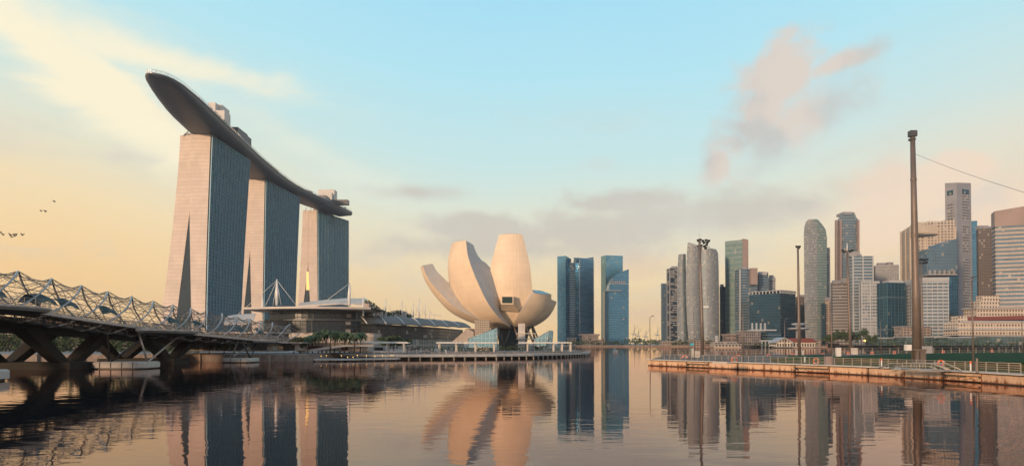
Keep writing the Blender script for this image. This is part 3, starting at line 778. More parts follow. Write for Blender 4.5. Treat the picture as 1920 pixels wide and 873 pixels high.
# round trees by the mall
def crown_mb(rad, n, size, lobes, seed, flat=1):
    r_ = random.Random(seed); mb = MB()
    for i in range(lobes):
        a = r_.uniform(0, 6.28); q = r_.uniform(0, .72); zc = r_.uniform(-.55, .75)
        leaves(mb, (rad[0]*q*math.cos(a), rad[1]*q*math.sin(a), rad[2]*zc), (rad[0]*.45, rad[1]*.45, rad[2]*.38), n//lobes, size, r_, hollow=.3)
    return mb
def tree(name, p, h, w_, label, mats, seed, cat='tree', group=None, n=700, size=None):
    t = thing(name, p, label, cat, group); size = size or w_*.07
    mb = MB(); c0 = Vector(p); ht = h*.45
    mb.tube([c0, c0+Vector((.1, 0, ht*.6)), c0+Vector((0, .1, ht*1.3))], [w_*.05, w_*.035, w_*.02], 7)
    for i in range(4):
        a = i*1.7+seed; mb.tube([c0+Vector((0, 0, ht*.8)), c0+Vector((math.cos(a)*w_*.3, math.sin(a)*w_*.3, ht*1.35))], [w_*.022, w_*.008], 5)
    mb.build('trunk', bark, t)
    cm = crown_mb((w_/2, w_/2, h*.36), n, size, 9, seed); cm.v = [v+c0+Vector((0, 0, h*.64)) for v in cm.v]
    cm.build('crown', mats, t); return t
for i, (px, h, w_, d_, lab) in enumerate(((722, 6, 8, 300, 'dark spreading tree under the canopies above the left pergola'), (738, 6.4, 8, 306, 'rounder dark tree under the canopies right of the left pergola'),
        (757, 5.6, 7, 312, 'low leafy tree before the arcade glass at the far end of the left pergola'), (562, 5.2, 7.5, 230, 'bushy low tree at the foot of the footbridge'), (551, 4.5, 6, 226, 'small warm-leaved tree touching the footbridge end'),
        (392, 5, 6, 216, 'small green tree under the footbridge deck, left one of two'), (420, 5, 6.5, 217, 'small green tree under the footbridge deck, right one of two'))):
    p = at(px, 655, d_); p.z = 2.2; tree('shade_tree', p, h, w_, lab, [leaf_d, leaf_y if i > 2 else leaf_g], i+11, n=600)
# palms
def palm(p, h, seed, label):
    r_ = random.Random(seed); t = thing('palm_tree', p, label, 'palm tree', 'palms between the footbridge and the pergola')
    c0 = Vector(p); top = c0+Vector((r_.uniform(-.3, .3), 0, h))
    mb = MB(); mb.tube([c0, c0.lerp(top, .5)+Vector((.1, 0, 0)), top], [.26, .18, .15], 7); mb.build('trunk', bark, t)
    mb = MB()
    for i in range(34):
        a = 2*math.pi*i/17+r_.uniform(-.1, .1); el_ = r_.uniform(-.15, .95); L = r_.uniform(2.4, 3.4); d = Vector((math.cos(a), math.sin(a), 0)); sd_ = Vector((-d.y, d.x, 0))
        prev = None
        for k in range(7):
            s_ = k/6; q = top+d*(L*s_*math.cos(el_*.8))+Vector((0, 0, L*(math.sin(el_)*s_-.95*s_*s_))); wd = .42*math.sin(math.pi*min(1, s_*.9+.1))+.03
            if prev is not None:
                mb.cur = 1 if i % 4 == 0 else 0
                for sg in (-1, 1):
                    mb.poly([prev[0], q, q+sd_*sg*wd+Vector((0, 0, -wd*.7)), prev[0]+sd_*sg*prev[1]*.8+Vector((0, 0, -prev[1]*.5))])
            prev = (q, wd)
    mb.build('fronds', [leaf_d, leaf_g], t); return t
pl_names = ['leftmost palm tree beside the footbridge end', 'second palm from the footbridge end', 'third palm from the footbridge end', 'fourth palm from the footbridge, shorter crown', 'tall palm in the middle of the row before the mall', 'palm right of the tallest one in the row', 'palm above the retaining wall opening', 'palm left of the pergola end, fourth from it', 'third palm left of the pergola', 'second palm left of the pergola', 'palm nearest to the left pergola', 'palm rising behind the left end of the pergola']
for i, px in enumerate((577, 586, 597, 604, 612, 619, 627, 637, 646, 655, 664, 676)):
    Y = 232+(i*7 % 5)*1.5; p = at(px, 655, Y); p.z = 2.2
    palm(p, (5.0, 5.6, 7.0, 6.6, 7.6, 7.0, 6.8, 6.4, 6.8, 6.4, 6.2, 6.5)[i], i, pl_names[i])

# ---------------------------------------------------------------- double helix footbridge
def hx(Y): return .09738*Y-96.94+(0 if Y < 215 else (Y-215)**2*.02)
def hz(Y): return interp(Y, [(80, 15.0), (119.6, 13.5), (134, 12.35), (149, 11.35), (172, 10.15), (198, 9.1), (217, 8.4), (236, 7.6)])
def hr_(Y): return interp(Y, [(80, 4.5), (134, 4.5), (172, 4.15), (198, 3.95), (217, 3.75), (240, 3.4)])
HB = thing('helix_footbridge', (hx(160), 160, 0), 'steel double helix footbridge coming from the left edge to the shore', 'footbridge')
Y0h, Y1h = 84, 227
def hpt(Y, ang, k=1.0):
    r_ = hr_(Y)*k; w_ = (ang+math.pi) % (2*math.pi)-math.pi; q = .35*math.cos(ang)+.65*(1-2*abs(w_)/math.pi)
    if k < .97: q = math.cos(ang)*(.86 if math.cos(ang) > 0 else 1)
    return Vector((hx(Y)+r_*.66*math.sin(ang), Y, hz(Y)+r_*q))
PIT = 30.4; YP = 119.6
hsteel = mat('helix_steel', (.46, .42, .40), .42, .45, .15, .5)
hthin = mat('helix_rod', (.30, .265, .24), .5, .4, .1, .5)
hdark = mat('helix_under', (.09, .08, .08), .6, .4)
def coil(ph, sgn, k, r, seg, nm, m_, step=1.0, pit=PIT):
    pts = []; Y = Y0h
    while Y <= Y1h: pts.append(hpt(Y, sgn*2*math.pi*(Y-YP)/pit+ph, k)); Y += step
    mb = MB(); mb.tube(pts, r, seg); return mb.build(nm, m_, HB)
# angle 0 is the top; near side is +x. tubes fall toward the viewer on the near side
for i in range(4): coil(i*math.pi/2, -1, 1.0, .17, 7, 'outer_tube', hsteel)
for i in range(5): coil(i*2*math.pi/5+.3, 1, .93, .075, 5, 'inner_tube', hthin, pit=PIT*.9)
# slender rods between the spirals and longitudinal cables
mb = MB(); Y = Y0h
while Y < Y1h-4:
    for a in range(12):
        an = a*math.pi/6+(.26 if int((Y-Y0h)/3.8) % 2 else 0)
        if math.cos(an) < -.8 or math.cos(an) > .75: continue
        mb.tube([hpt(Y, an, .9), hpt(Y+3.8, an+.52, .9)], .03, 3, False)
        mb.tube([hpt(Y, an, .9), hpt(Y+3.8, an-.52, .9)], .03, 3, False)
    Y += 3.8
Y = YP-30.4
while Y < Y1h-8:
    c0 = hpt(Y, 0)
    c1 = hpt(Y+7.6, 0)
    for sg, sag in ((0, 1.0), (.9, 1.15), (-.9, 1.15), (1.6, 1.9), (-1.6, 1.9)):
        mb.tube([c0.lerp(c1, j/8)+Vector((sg*math.sin(math.pi*j/8), 0, -sag*math.sin(math.pi*j/8)**.8)) for j in range(9)], .04, 4, False)
    for dy_ in (-5.5, -3.8, -1.9, 1.9, 3.8, 5.5):
        for an in (-1.0, 1.0): mb.tube([c0, hpt(Y+dy_, an, .9)], .033, 3, False)
    Y += 7.6
mb.build('lattice_rods', hthin, HB)
for an in (1.25, -1.25, 1.75, -1.75, 2.3, -2.3):
    mb = MB(); mb.tube([hpt(y, an, .96) for y in range(Y0h, Y1h+1, 4)], .06, 5); mb.build('longitudinal_tube', hdark if abs(an) < 1.5 else hthin, HB)
# hoop frames at each crest
Y = YP-30.4; k = 0
while Y < Y1h-2:
    mb = MB(); mb.tube([hpt(Y, a*math.pi/10-math.pi*.62, .9) for a in range(13)], .07, 5)
    mb.build('hoop', hthin, HB) if k % 2 else None; Y += PIT/4; k += 1
# walkway
def ribbon(off0, off1, dz0, th, nm, m_, ya=Y0h, yb=Y1h, step=4, par=HB):
    mb = MB(); rows = []; y = ya
    ylist = [ya+(yb-ya)*i/max(1, int((yb-ya)/step)) for i in range(int((yb-ya)/step)+1)]
    top = [[Vector((hx(y)+off0, y, hz(y)+dz0)), Vector((hx(y)+off1, y, hz(y)+dz0))] for y in ylist]
    bot = [[p-Vector((0, 0, th)) for p in r] for r in top]
    mb.grid(top, [[(0, y), (off1-off0, y)] for y in ylist], flip=True); mb.grid(bot)
    mb.grid([[a[0], b[0]] for a, b in zip(top, bot)]); mb.grid([[a[1], b[1]] for a, b in zip(top, bot)], flip=True)
    return mb.build(nm, m_, par)
ribbon(-2.3, 2.4, -2.35, .35, 'walkway_deck', timber)
ribbon(2.42, 2.6, -2.2, .55, 'edge_beam', hsteel); ribbon(-2.5, -2.32, -2.2, .55, 'edge_beam', hsteel)
mb = MB(); y = Y0h
while y < Y1h:
    x = hx(y); z = hz(y)
    mb.box((x, y, z-2.95), (4.8, .16, .35)); mb.tube([(x-2.2, y, z-3.1), (x-1, y+1, z-4.0)], .08, 4); mb.tube([(x+2.2, y, z-3.1), (x+1, y+1, z-4.0)], .08, 4); y += 2.5
mb.build('cross_beams', hdark, HB)
for o_ in (-1.1, 0, 1.1):
    mb = MB(); mb.tube([(hx(y)+o_, y, hz(y)-hr_(y)*.94) for y in range(Y0h, Y1h, 5)], .14, 5); mb.build('keel_tube', hdark, HB)
# canopy panels
cang = facade('canopy_glass', (.025, .05, .048), (.10, .10, .09), 1.0, 1.0, .1, .1, .55, .0, .4, 0)
y = Y0h+4; i = 0
while y < Y1h-14:
    if i % 3 != 2 and (i < 9 or i % 2):
        for sgn in ((1,) if i % 2 else (1, -1)):
            rows = [[Vector((hx(y+dy_)+sgn*(.1+a*.55), y+dy_, hz(y+dy_)+1.3-.17*a*a-.5*abs(dy_-2.5)/2.5)) for a in range(4)] for dy_ in (0, 1.25, 2.5, 3.75, 5.0)]
            mb = MB(); mb.grid(rows, [[(a, dy_) for a in range(4)] for dy_ in (0, 1.25, 2.5, 3.75, 5.0)]); mb.build('canopy_panel', cang, HB)
    y += 5.6; i += 1
# railings on the walkway
for sx in (-2.1, 2.2):
    mb = MB()
    for hh in (.3, .6, .9, 1.15): mb.tube([(hx(y)+sx, y, hz(y)-2.3+hh) for y in range(Y0h, Y1h, 5)], .03 if hh < 1 else .05, 4)
    y = Y0h
    while y < Y1h: mb.box((hx(y)+sx, y, hz(y)-1.75), (.06, .06, 1.15)); y += 1.8
    mb.build('handrail', hthin, HB)
# viewing pods on the near side
def pod(Yc, L, out, dzp):
    x, z = hx(Yc), hz(Yc)-2.5+dzp; n = 28; mb = MB()
    pts = [(x+1.6+out*(math.sin(t) if math.sin(t) > 0 else .25*math.sin(t)), Yc+L/2*math.cos(t)) for t in [2*math.pi*i/n for i in range(n)]]
    cx, cy = sum(p[0] for p in pts)/n, sum(p[1] for p in pts)/n
    if True:
        a2 = sum(pts[i][0]*pts[(i+1) % n][1]-pts[(i+1) % n][0]*pts[i][1] for i in range(n))
        if a2 < 0: pts = pts[::-1]
    sh = lambda k: [(cx+(p[0]-cx)*k, cy+(p[1]-cy)*k) for p in pts]
    mb.prism(sh(.93), z-.55, z-.05, top=pts, cap=False); mb.prism(pts, z-.05, z+.25)
    o = mb.build('viewing_pod', hsteel, HB)
    mb = MB(); mb.prism(sh(.6), z-1.1, z-.56, top=sh(.9), cap=False); mb.build('soffit', hdark, o)
    mb = MB(); q = sh(.98)
    for hh in (.5, .8, 1.1, 1.3): mb.tube([(p[0], p[1], z+.25+hh) for p in q]+[(q[0][0], q[0][1], z+.25+hh)], .035, 4)
    for p in q: mb.box((p[0], p[1], z+.85), (.06, .06, 1.25))
    mb.build('pod_railing', hthin, o)
pod(111, 26, 6.5, .0); pod(159.5, 25, 5.5, 0); pod(208, 15, 4.5, 0)
# piers: floats with inclined legs
def pier(Yc, xa, xb, ytop, ywat, label, legs):
    a, b = onz(xa, ywat, 0), onz(xb, ywat, 0); zt = at(xa, ytop, a.y).z
    t = thing('concrete_float', ((a.x+b.x)/2, a.y+4, 0), label, 'pier base')
    mb = MB(); x0, y0, y1 = a.x, a.y, a.y+8; x1 = b.x*y1/y0; r_ = 1.2
    pts = [(x0+r_, y0), (x1-r_, y0), (x1, y0+r_), (x1, y1-r_), (x1-r_, y1), (x0+r_, y1), (x0, y1-r_), (x0, y0+r_)]
    mb.prism(pts, .25, zt-.25, cap=False); mb.prism(pts, zt-.25, zt, top=offset(pts, -.25)); mb.build('cap_slab', pale_conc, t)
    mb = MB(); mb.prism(offset(pts, -.5), -1.5, .25); mb.build('submerged_base', mat('wet_concrete', (.03, .025, .02), .5), t)
    mb = MB(); k = int((x1-x0)/2.3)
    for i in range(1, k): mb.box((x0+(x1-x0)*i/k, y0-.02, zt/2+.1), (.12, .12, zt-.3))
    mb.build('joint', dark_conc, t)
    for (px, tx, ty, m_) in legs:
        p = at(px, ytop+1, a.y+4); p.z = zt; q = Vector((hx(ty)+tx, ty, hz(ty)-hr_(ty)*.75)); mb = MB(); mb.tube([p, q], .22, 8); o = mb.build('leg', m_, HB)
pier(148, 166, 305, 678, 691.5, 'large pale rounded concrete pier base under the footbridge, nearer one', [(276, 1.5, 150, hsteel), (278, 1, 166, hsteel), (205, -.5, 143, hdark), (208, .5, 156, hdark)])
pier(198, 413, 489, 671, 679.5, 'pale rounded concrete pier base under the footbridge, farther one', [(432, 0, 208, hsteel), (434, .5, 196, hsteel), (469, 1.5, 196, hdark), (471, .5, 207, hdark)])
# ---------------------------------------------------------------- road bridge behind
RB = thing('road_bridge', (-110, 160, 0), 'dark concrete road bridge with V-shaped piers behind the footbridge', 'bridge')
def rbx(Y): return .09738*Y-96.94-19-(max(0, Y-200)*.25)
def rbz(Y): return interp(Y, [(80, 9.8), (140, 8.6), (180, 7.2), (210, 5.6), (250, 3.6)])
rows_t = []; rows_b = []
for y in range(70, 250, 6):
    x = rbx(y); z = rbz(y)
    rows_b.append([Vector((x-12, y, z+.4)), Vector((x-8, y, z-.6)), Vector((x+8, y, z-.6)), Vector((x+12, y, z+.4))]); rows_t.append([Vector((x-12, y, z+1.5)), Vector((x+12, y, z+1.5))])
mb = MB(); mb.grid(rows_b); mb.grid(rows_t, flip=True); mb.grid([[a[-1], b[-1]] for a, b in zip(rows_b, rows_t)]); mb.grid([[a[0], b[0]] for a, b in zip(rows_b, rows_t)], flip=True)
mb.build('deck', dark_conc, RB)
mb = MB()
for sx in (-11.8, 11.8): mb.tube([(rbx(y)+sx, y, rbz(y)+2.6) for y in range(70, 250, 6)], .08, 5)
for y in range(70, 250, 3): mb.box((rbx(y)+11.8, y, rbz(y)+2.0), (.12, .12, 1.2))
mb.build('parapet_rail', dark_steel, RB)
def vp(Yc, spread, warm=False):
    for off in (-6.5, 6.5):
        for sg in (-1, 1):
            x = rbx(Yc)+off; mb = MB(); yb, yt = Yc+sg*2.2, Yc+sg*spread
            zt = rbz(yt)-.3
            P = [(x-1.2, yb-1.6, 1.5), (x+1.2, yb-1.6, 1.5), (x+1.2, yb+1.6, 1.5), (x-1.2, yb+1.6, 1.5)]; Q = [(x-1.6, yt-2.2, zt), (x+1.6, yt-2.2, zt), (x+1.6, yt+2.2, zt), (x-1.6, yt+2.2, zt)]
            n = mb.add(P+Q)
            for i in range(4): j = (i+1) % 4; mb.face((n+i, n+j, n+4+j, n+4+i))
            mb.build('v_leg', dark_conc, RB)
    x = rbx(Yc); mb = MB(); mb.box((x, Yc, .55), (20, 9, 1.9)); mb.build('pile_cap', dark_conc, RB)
vp(112, 13); vp(148, 13); vp(185, 12)
# white mooring block at the left edge
p = onz(9, 716, 0); t = thing('concrete_float', (p.x, p.y, 0), 'pale pier block cut off at the lower left edge of the water', 'pier base')
mb = MB(); zt = at(9, 694, p.y).z; p.x = onz(18, 716, 0).x*(p.y+5)/p.y-1.0; pts = [(p.x-9, p.y), (p.x+.5, p.y), (p.x+1.0, p.y+.5), (p.x+1.0, p.y+5), (p.x-9, p.y+5)]
mb.prism(pts, .3, zt-.2, cap=False); mb.prism(pts, zt-.2, zt, top=offset(pts, -.2)); mb.build('cap_slab', pale_conc, t)
mb = MB(); mb.prism(offset(pts, -.4), -1.5, .3); mb.build('submerged_base', MATS['wet_concrete'], t)
mb = MB(); mb.box((p.x-.6, p.y-.05, zt/2), (.1, .1, zt-.4)); mb.build('joint', dark_conc, t)

# ---------------------------------------------------------------- office towers across the bay
M_ = dict(
 teal=facade('teal_glass', (.075, .21, .33), (.025, .085, .13), 4.2, 3.0, .16, .10, .16, .75, .22, .015),
 teal2=facade('bright_teal_glass', (.12, .30, .41), (.05, .15, .21), 4.2, 3.0, .14, .10, .14, .75, .25, .02),
 navy=facade('navy_glass', (.03, .095, .15), (.02, .05, .07), 4.0, 3.2, .18, .14, .2, .6, .35, .03),
 green=facade('green_glass', (.10, .19, .19), (.17, .23, .22), 4.0, 2.6, .20, .12, .42, .12, .22, .04),
 grey=facade('grey_glass', (.13, .20, .24), (.25, .27, .28), 4.0, 2.6, .26, .20, .45, .1, .35, .12),
 warm=facade('warm_glass', (.13, .16, .18), (.26, .29, .32), 3.4, 1.9, .24, .2, .5, .0, .4, .14),
 blue=facade('blue_grey_glass', (.06, .14, .21), (.17, .19, .20), 4.0, 3.0, .22, .12, .36, .2, .3, .05),
 brown=facade('brown_grid', (.05, .055, .065), (.15, .115, .10), 3.8, 2.4, .35, .35, .5, .1, .4, .08),
 pix=facade('patchwork', (.035, .06, .09), (.05, .07, .09), 4.4, 9.0, .08, .04, .3, .3, .3, .40),
 cell=facade('office_grid', (.07, .12, .17), (.33, .335, .35), 3.8, 3.0, .38, .30, .4, .2, .5, .2))
stone_w = mat('warm_stone', (.31, .30, .30), .75, var=.08, vs=.05)
stone_p = mat('pink_stone', (.31, .235, .215), .75, var=.08, vs=.05)
stone_g = mat('grey_stone', (.27, .27, .30), .75, var=.08, vs=.05)
stone_c = mat('cream_stone', (.50, .42, .34), .75, var=.08, vs=.05)
white_s = mat('white_stone', (.42, .43, .44), .7, var=.08, vs=.05)
alu = mat('aluminium_band', (.42, .42, .42), .4, .4)
GND = 2.4
def foot(xl, xc, xr, Y, dphi=20, depth=None, yref=560):
    """near corner at column xc; left face runs to column xl, right face to column xr"""
    u = lambda x: ray(x, yref).x/ray(x, yref).y
    uc, ul, ur = u(xc), u(xl), u(xr); ph = -math.atan(uc)+R(dphi); s_, c_ = math.sin(ph), math.cos(ph)
    Cn = Vector((uc*Y, Y))
    b = (ur*Cn.y-Cn.x)/(c_-ur*s_) if xr > xc else (depth or 30)
    a = (Cn.x-ul*Cn.y)/(s_+ul*c_) if xl < xc else (depth or 30)
    dr, dl = Vector((c_, s_)), Vector((-s_, c_))
    return [tuple(Cn), tuple(Cn+dr*b), tuple(Cn+dr*b+dl*a), tuple(Cn+dl*a)]
def zof(py, px, Y): return at(px, py, Y).z
def roofgear(P, z, par, seed, k=3, hmax=5):
    rr = random.Random(seed); c = Vector((sum(p[0] for p in P)/len(P), sum(p[1] for p in P)/len(P)))
    for i in range(k):
        a = Vector(P[rr.randrange(len(P))]); q = c.lerp(a, rr.uniform(.1, .5)); mb = MB(); h = rr.uniform(2, hmax)
        mb.box((q.x, q.y, z+h/2), (rr.uniform(4, 12), rr.uniform(4, 9), h)); mb.build('roof_plant', stone_g, par)
def bands(P, z0, z1, step, h, proud, m_, par, name='floor_bands'):
    Q = offset(P, proud); mb = MB(); z = z0+step*.5
    while z+h < z1: mb.prism(Q, z, z+h); z += step
    mb.build(name, m_, par)
def fins(P, z0, z1, step, w_, proud, m_, par, name='wall_fins', sides=None):
    mb = MB(); n = len(P)
    for i in range(n):
        if sides is not None and i not in sides: continue
        a, b = Vector(P[i]), Vector(P[(i+1) % n]); L = (b-a).length; k = max(1, round(L/step)); d = (b-a).normalized(); an = math.atan2(d.y, d.x); nn = Vector((d.y, -d.x))
        for j in range(k+1):
            q = a+d*(L*j/k)+nn*proud*.5; mb.box((q.x, q.y, (z0+z1)/2), (w_, proud+.1, z1-z0), an)
    mb.build(name, m_, par)
def tower(label, xs, top, Y, core, dphi=20, band=None, fin=None, crown=None, gear=3, depth=None, name='office_tower', ztop=None, group='office towers across the bay', sides=None):
    xl, xc, xr = xs; P = foot(xl, xc, xr, Y, dphi, depth)
    tops = top if hasattr(top, '__len__') else [top]*4
    zt = [zof(t, xc, Y) for t in tops]
    cx, cy = sum(p[0] for p in P)/4, sum(p[1] for p in P)/4
    t = thing(name, (cx, cy, GND), label, 'building', group)
    mb = MB(); mb.prism(P, GND, zt, bot=False); mb.build('glass_walls', core if not isinstance(core, str) else M_[core], t)
    zl = min(zt)
    if band: bands(P, GND, zl, band[0], band[1], band[2], band[3], t)
    if fin: fins(P, GND, zl, fin[0], fin[1], fin[2], fin[3], t, sides=sides)
    if crown:
        mb = MB(); mb.prism(offset(P, crown[1]), zl-crown[0], zl+.8); mb.build('parapet', crown[2], t)
    if gear: roofgear(P, zl, t, hash(label) % 99 if False else len(label)+int(xs[0]), gear)
    t['_z'] = zl
    return t, P, zl
# twin towers right of the museum
t, P, z = tower('dark teal left wing of the notched glass tower right of the museum', (1045, 1061, 1071), (479, 483, 479, 479), 1250, 'teal2', 62, gear=0)
t, P, z = tower('teal recessed middle slab between two wings right of the museum', (1062, 1066, 1090), 492, 1262, 'navy', 14, (4.2, .5, .3, alu), gear=2)
t, P, z = tower('blue teal right wing of the notched glass tower right of the museum', (1076, 1087, 1113), (486, 480, 480, 480), 1250, 'teal', 30, (8.4, .35, .25, mat('teal_band', (.05, .12, .16), .4, .5)), gear=0)
fins([P[0], P[1], P[2], P[3]], GND, z, 200, .8, .6, alu, t, 'edge_trim')
t, P, z = tower('tall flat-topped teal tower rising behind the sloped one', (1127, 1136, 1168), (478, 478, 477, 478), 1300, 'teal2', 24, gear=0)
# sloped roof tower in front
t = thing('office_tower', at(1160, 645, 1240), 'teal tower with curved sloping roof in front of its taller neighbour', 'building', 'office towers across the bay'); t.location.z = GND
prof = [(1141, 646), (1141, 546), (1143, 532), (1147, 522), (1155, 515), (1166, 509), (1179, 504), (1179, 646)]
slab(prof[::-1], 1240, 38, 'glass_walls', M_['teal'], t)
slab([(1134, 646), (1141, 646), (1141, 544), (1134, 544)][::1], 1238, 30, 'low_wing', M_['navy'], t)
slab([(1134, 545), (1166, 545), (1166, 543.6), (1134, 543.6)], 1236.5, 3, 'terrace_edge', alu, t)
for i in range(9): slab([(1144+i*3.4, 530.5), (1145.3+i*3.4, 530.5), (1145.3+i*3.4, 526.5), (1144+i*3.4, 526.5)], 1239, 2, 'pale_slot', mat('slot_stone', (.42, .30, .24), .7), t)  # row of slots in one even tan colour
slab([(1142, 532.5), (1179, 532.5), (1179, 531.5), (1142, 531.5)], 1239, 1.5, 'sky_terrace', alu, t)
# low pink pavilion and podium between
def block(label, pts, Y, d, m_, name='building', cat='building', group=None, nm='walls', roof=None):
    P = pxpoly(pts, Y); c = sum(P, Vector())/len(P); t = thing(name, (c.x, Y+d/2, GND), label, cat, group)
    slab(pts, Y, d, nm, m_, t)
    if roof:
        xa, xb, ya, yb, mr = roof; slab([(xa, yb), (xb, yb), (xb, ya), (xa, ya)], Y-2, d+4, 'roof_slab', mr, t)
    return t
def rect(xa, xb, ya, yb): return [(xa, yb), (xb, yb), (xb, ya), (xa, ya)]
lowg = facade('low_facade', (.10, .09, .09), (.38, .29, .24), 3.2, 4, .34, .3, .5, .1, .4, .1)
block('low pink building with flat overhanging roof between the two teal towers', rect(1092, 1122, 628, 650), 1180, 40, lowg, roof=(1088, 1125, 625.5, 628.5, stone_p))
block('small low annex at the foot of the sloped teal tower', rect(1110, 1134, 637, 650), 1170, 30, lowg, roof=(1109, 1135, 635.5, 637.5, stone_p))
block('small low building at the foot of the left teal wing', rect(1066, 1080, 634, 650), 1190, 30, lowg, roof=(1065, 1081, 632.5, 634.5, stone_w))
# --- group right of the gap
tower('narrow dark teal slab, leftmost of the right hand skyline', (1239.5, 1242, 1250), 531, 1230, 'blue', 30, (4, .5, .3, alu), gear=0)
t, P, z = tower('slim white and navy patchwork tower, second in the right hand skyline', (1251, 1256, 1270), (503, 501, 501, 503), 1200, 'pix', 30, gear=2)
fins(P, GND, z, 400, 1.4, .8, stone_w, t, 'edge_trim')
# patchwork panels as real relief
rr = random.Random(4); mb = MB(); a, b = Vector(P[0]), Vector(P[1]); L = (b-a).length; d = (b-a).normalized(); nn = Vector((d.y, -d.x)); an = math.atan2(d.y, d.x)
for k in range(34):
    for j in range(3):
        if rr.random() < .5: q = a+d*(L*(j+.5+rr.uniform(-.25, .25))/3)+nn*.2; mb.box((q.x, q.y, GND+4+k*3.8), (L*rr.uniform(.18, .36), .7, 1.7), an)
mb.build('wall_panels', white_s, t)
# bent glass tower
def bent(label, prof_l, prof_r, Y, d, core, split=None, core2=None, band=None, name='office_tower', bulge=5):
    """outline by left and right image columns at given heights (py)"""
    L = [at(x, y, Y) for x, y in prof_l]; Rr = [at(x, y, Y) for x, y in prof_r]
    c = (L[0]+Rr[0])/2; t = thing(name, (c.x, Y+d/2, GND), label, 'building', 'office towers across the bay')
    uc = c.x/Y; sh = Vector((uc*d, d, 0))
    def wall(A, B, nm, m_, t0=0.0, t1=1.0):
        mb = MB(); NB = 6
        rows = []; uv = []
        for p, q in zip(A, B):
            rows.append([p.lerp(q, j/NB)-Vector((0, 1, 0))*(bulge*math.sin(math.pi*(t0+(t1-t0)*j/NB))) for j in range(NB+1)]); uv.append([((q-p).x*j/NB, p.z) for j in range(NB+1)])
        mb.smooth = True; mb.grid(rows, uv)
        bk_ = [[r[0]+sh, r[-1]+sh] for r in rows]; mb.smooth = False; mb.grid(bk_, flip=True)
        mb.grid([[b_[0], r[0]] for r, b_ in zip(rows, bk_)], [[(0, r[0].z), (d, r[0].z)] for r in rows]); mb.grid([[r[-1], b_[1]] for r, b_ in zip(rows, bk_)], [[(0, r[0].z), (d, r[0].z)] for r in rows])
        mb.poly(rows[-1]+[bk_[-1][1], bk_[-1][0]]); return mb.build(nm, m_, t), rows
    if split is None: o, rows = wall(L, Rr, 'glass_walls', M_[core])
    else:
        S = [l.lerp(r, split) for l, r in zip(L, Rr)]
        wall(L, S, 'left_face', M_[core], 0, split); o, rows = wall(S, Rr, 'glass_walls', M_[core2], split, 1)
    if band:
        mb = MB(); z = GND+band[0]
        while z < L[-1].z-1 and z < Rr[-1].z-1:
            def ax(A):
                for p, q in zip(A, A[1:]):
                    if p.z <= z <= q.z: return p.lerp(q, (z-p.z)/max(.01, q.z-p.z))
                return A[-1]
            p, q = ax(L), ax(Rr); pts = [p.lerp(q, j/8)-Vector((0, bulge*math.sin(math.pi*j/8)+.5, 0)) for j in range(9)]
            pts = [(p.x, p.y) for p in pts]+[(q.x+sh.x, q.y+sh.y), (p.x+sh.x, p.y+sh.y)]
            mb.prism(pts, z, z+band[1]); z += band[0]
        mb.build('floor_bands', band[2], t)
    return t, L, Rr
bent('curved grey and pink glass tower just left of the two sail shaped ones', [(1271, 648), (1270.5, 500), (1272, 477)], [(1291, 648), (1286, 500), (1286, 476)], 1120, 30, 'warm', .5, 'grey')
bent('sail shaped pale tower with pointed top behind the cluster floodlight', [(1292, 648), (1288, 600), (1286, 540), (1286.5, 500), (1288, 470), (1289.5, 454)], [(1318, 648), (1318, 600), (1318, 540), (1318, 500), (1318, 475), (1317, 464)], 1080, 34, 'warm', .35, 'warm', (3.6, .7, stone_w))
bent('second sail shaped pale tower with rounded right shoulder', [(1317, 648), (1316, 600), (1315, 540), (1315, 500), (1315, 475), (1316, 465)], [(1349, 648), (1348.5, 600), (1348, 540), (1347.5, 500), (1346.5, 475), (1343, 467)], 1072, 34, 'grey', .25, 'warm', (3.6, .6, stone_w))
tower('dark blue slab between the second sail tower and the green tower', (1349, 1350, 1362), 537, 1150, 'navy', 10, gear=1)
t, P, z = tower('tall pale green glass tower with a pink right side', (1360, 1393, 1403), (449, 451, 447, 449), 1100, 'green', 68, (8, .5, .3, alu), gear=0)
slab([(1392.6, 640), (1403.4, 640), (1403.2, 449), (1392.6, 447)], 1099, 3, 'side_cladding', stone_p, t)
t, P, z = tower('blue grey tower with white edge fins in front of the green tower', (1378, 1390, 1420), 504, 1040, 'blue', 28, (4, .7, .35, alu), gear=2)
slab(rect(1387, 1389, 505, 640), 1038, 3, 'edge_fin', white_s, t); slab(rect(1408, 1420.5, 502, 533), 1036, 10, 'pink_wing', stone_p, t)
t, P, z = tower('stepped grey glass tower behind the dark wide block', (1419, 1424, 1441), 514, 1060, 'blue', 20, (4, .5, .3, alu), gear=3)
slab(rect(1424, 1438, 511, 515), 1056, 14, 'roof_frame', white_s, t)
t, P, z = tower('small white framed block right of the stepped grey tower', (1441, 1443, 1454), 519, 1080, 'cell', 14, (4, .9, .5, white_s), gear=1)
slab(rect(1443, 1455, 523, 525), 1076, 5, 'roof_beam', white_s, t)
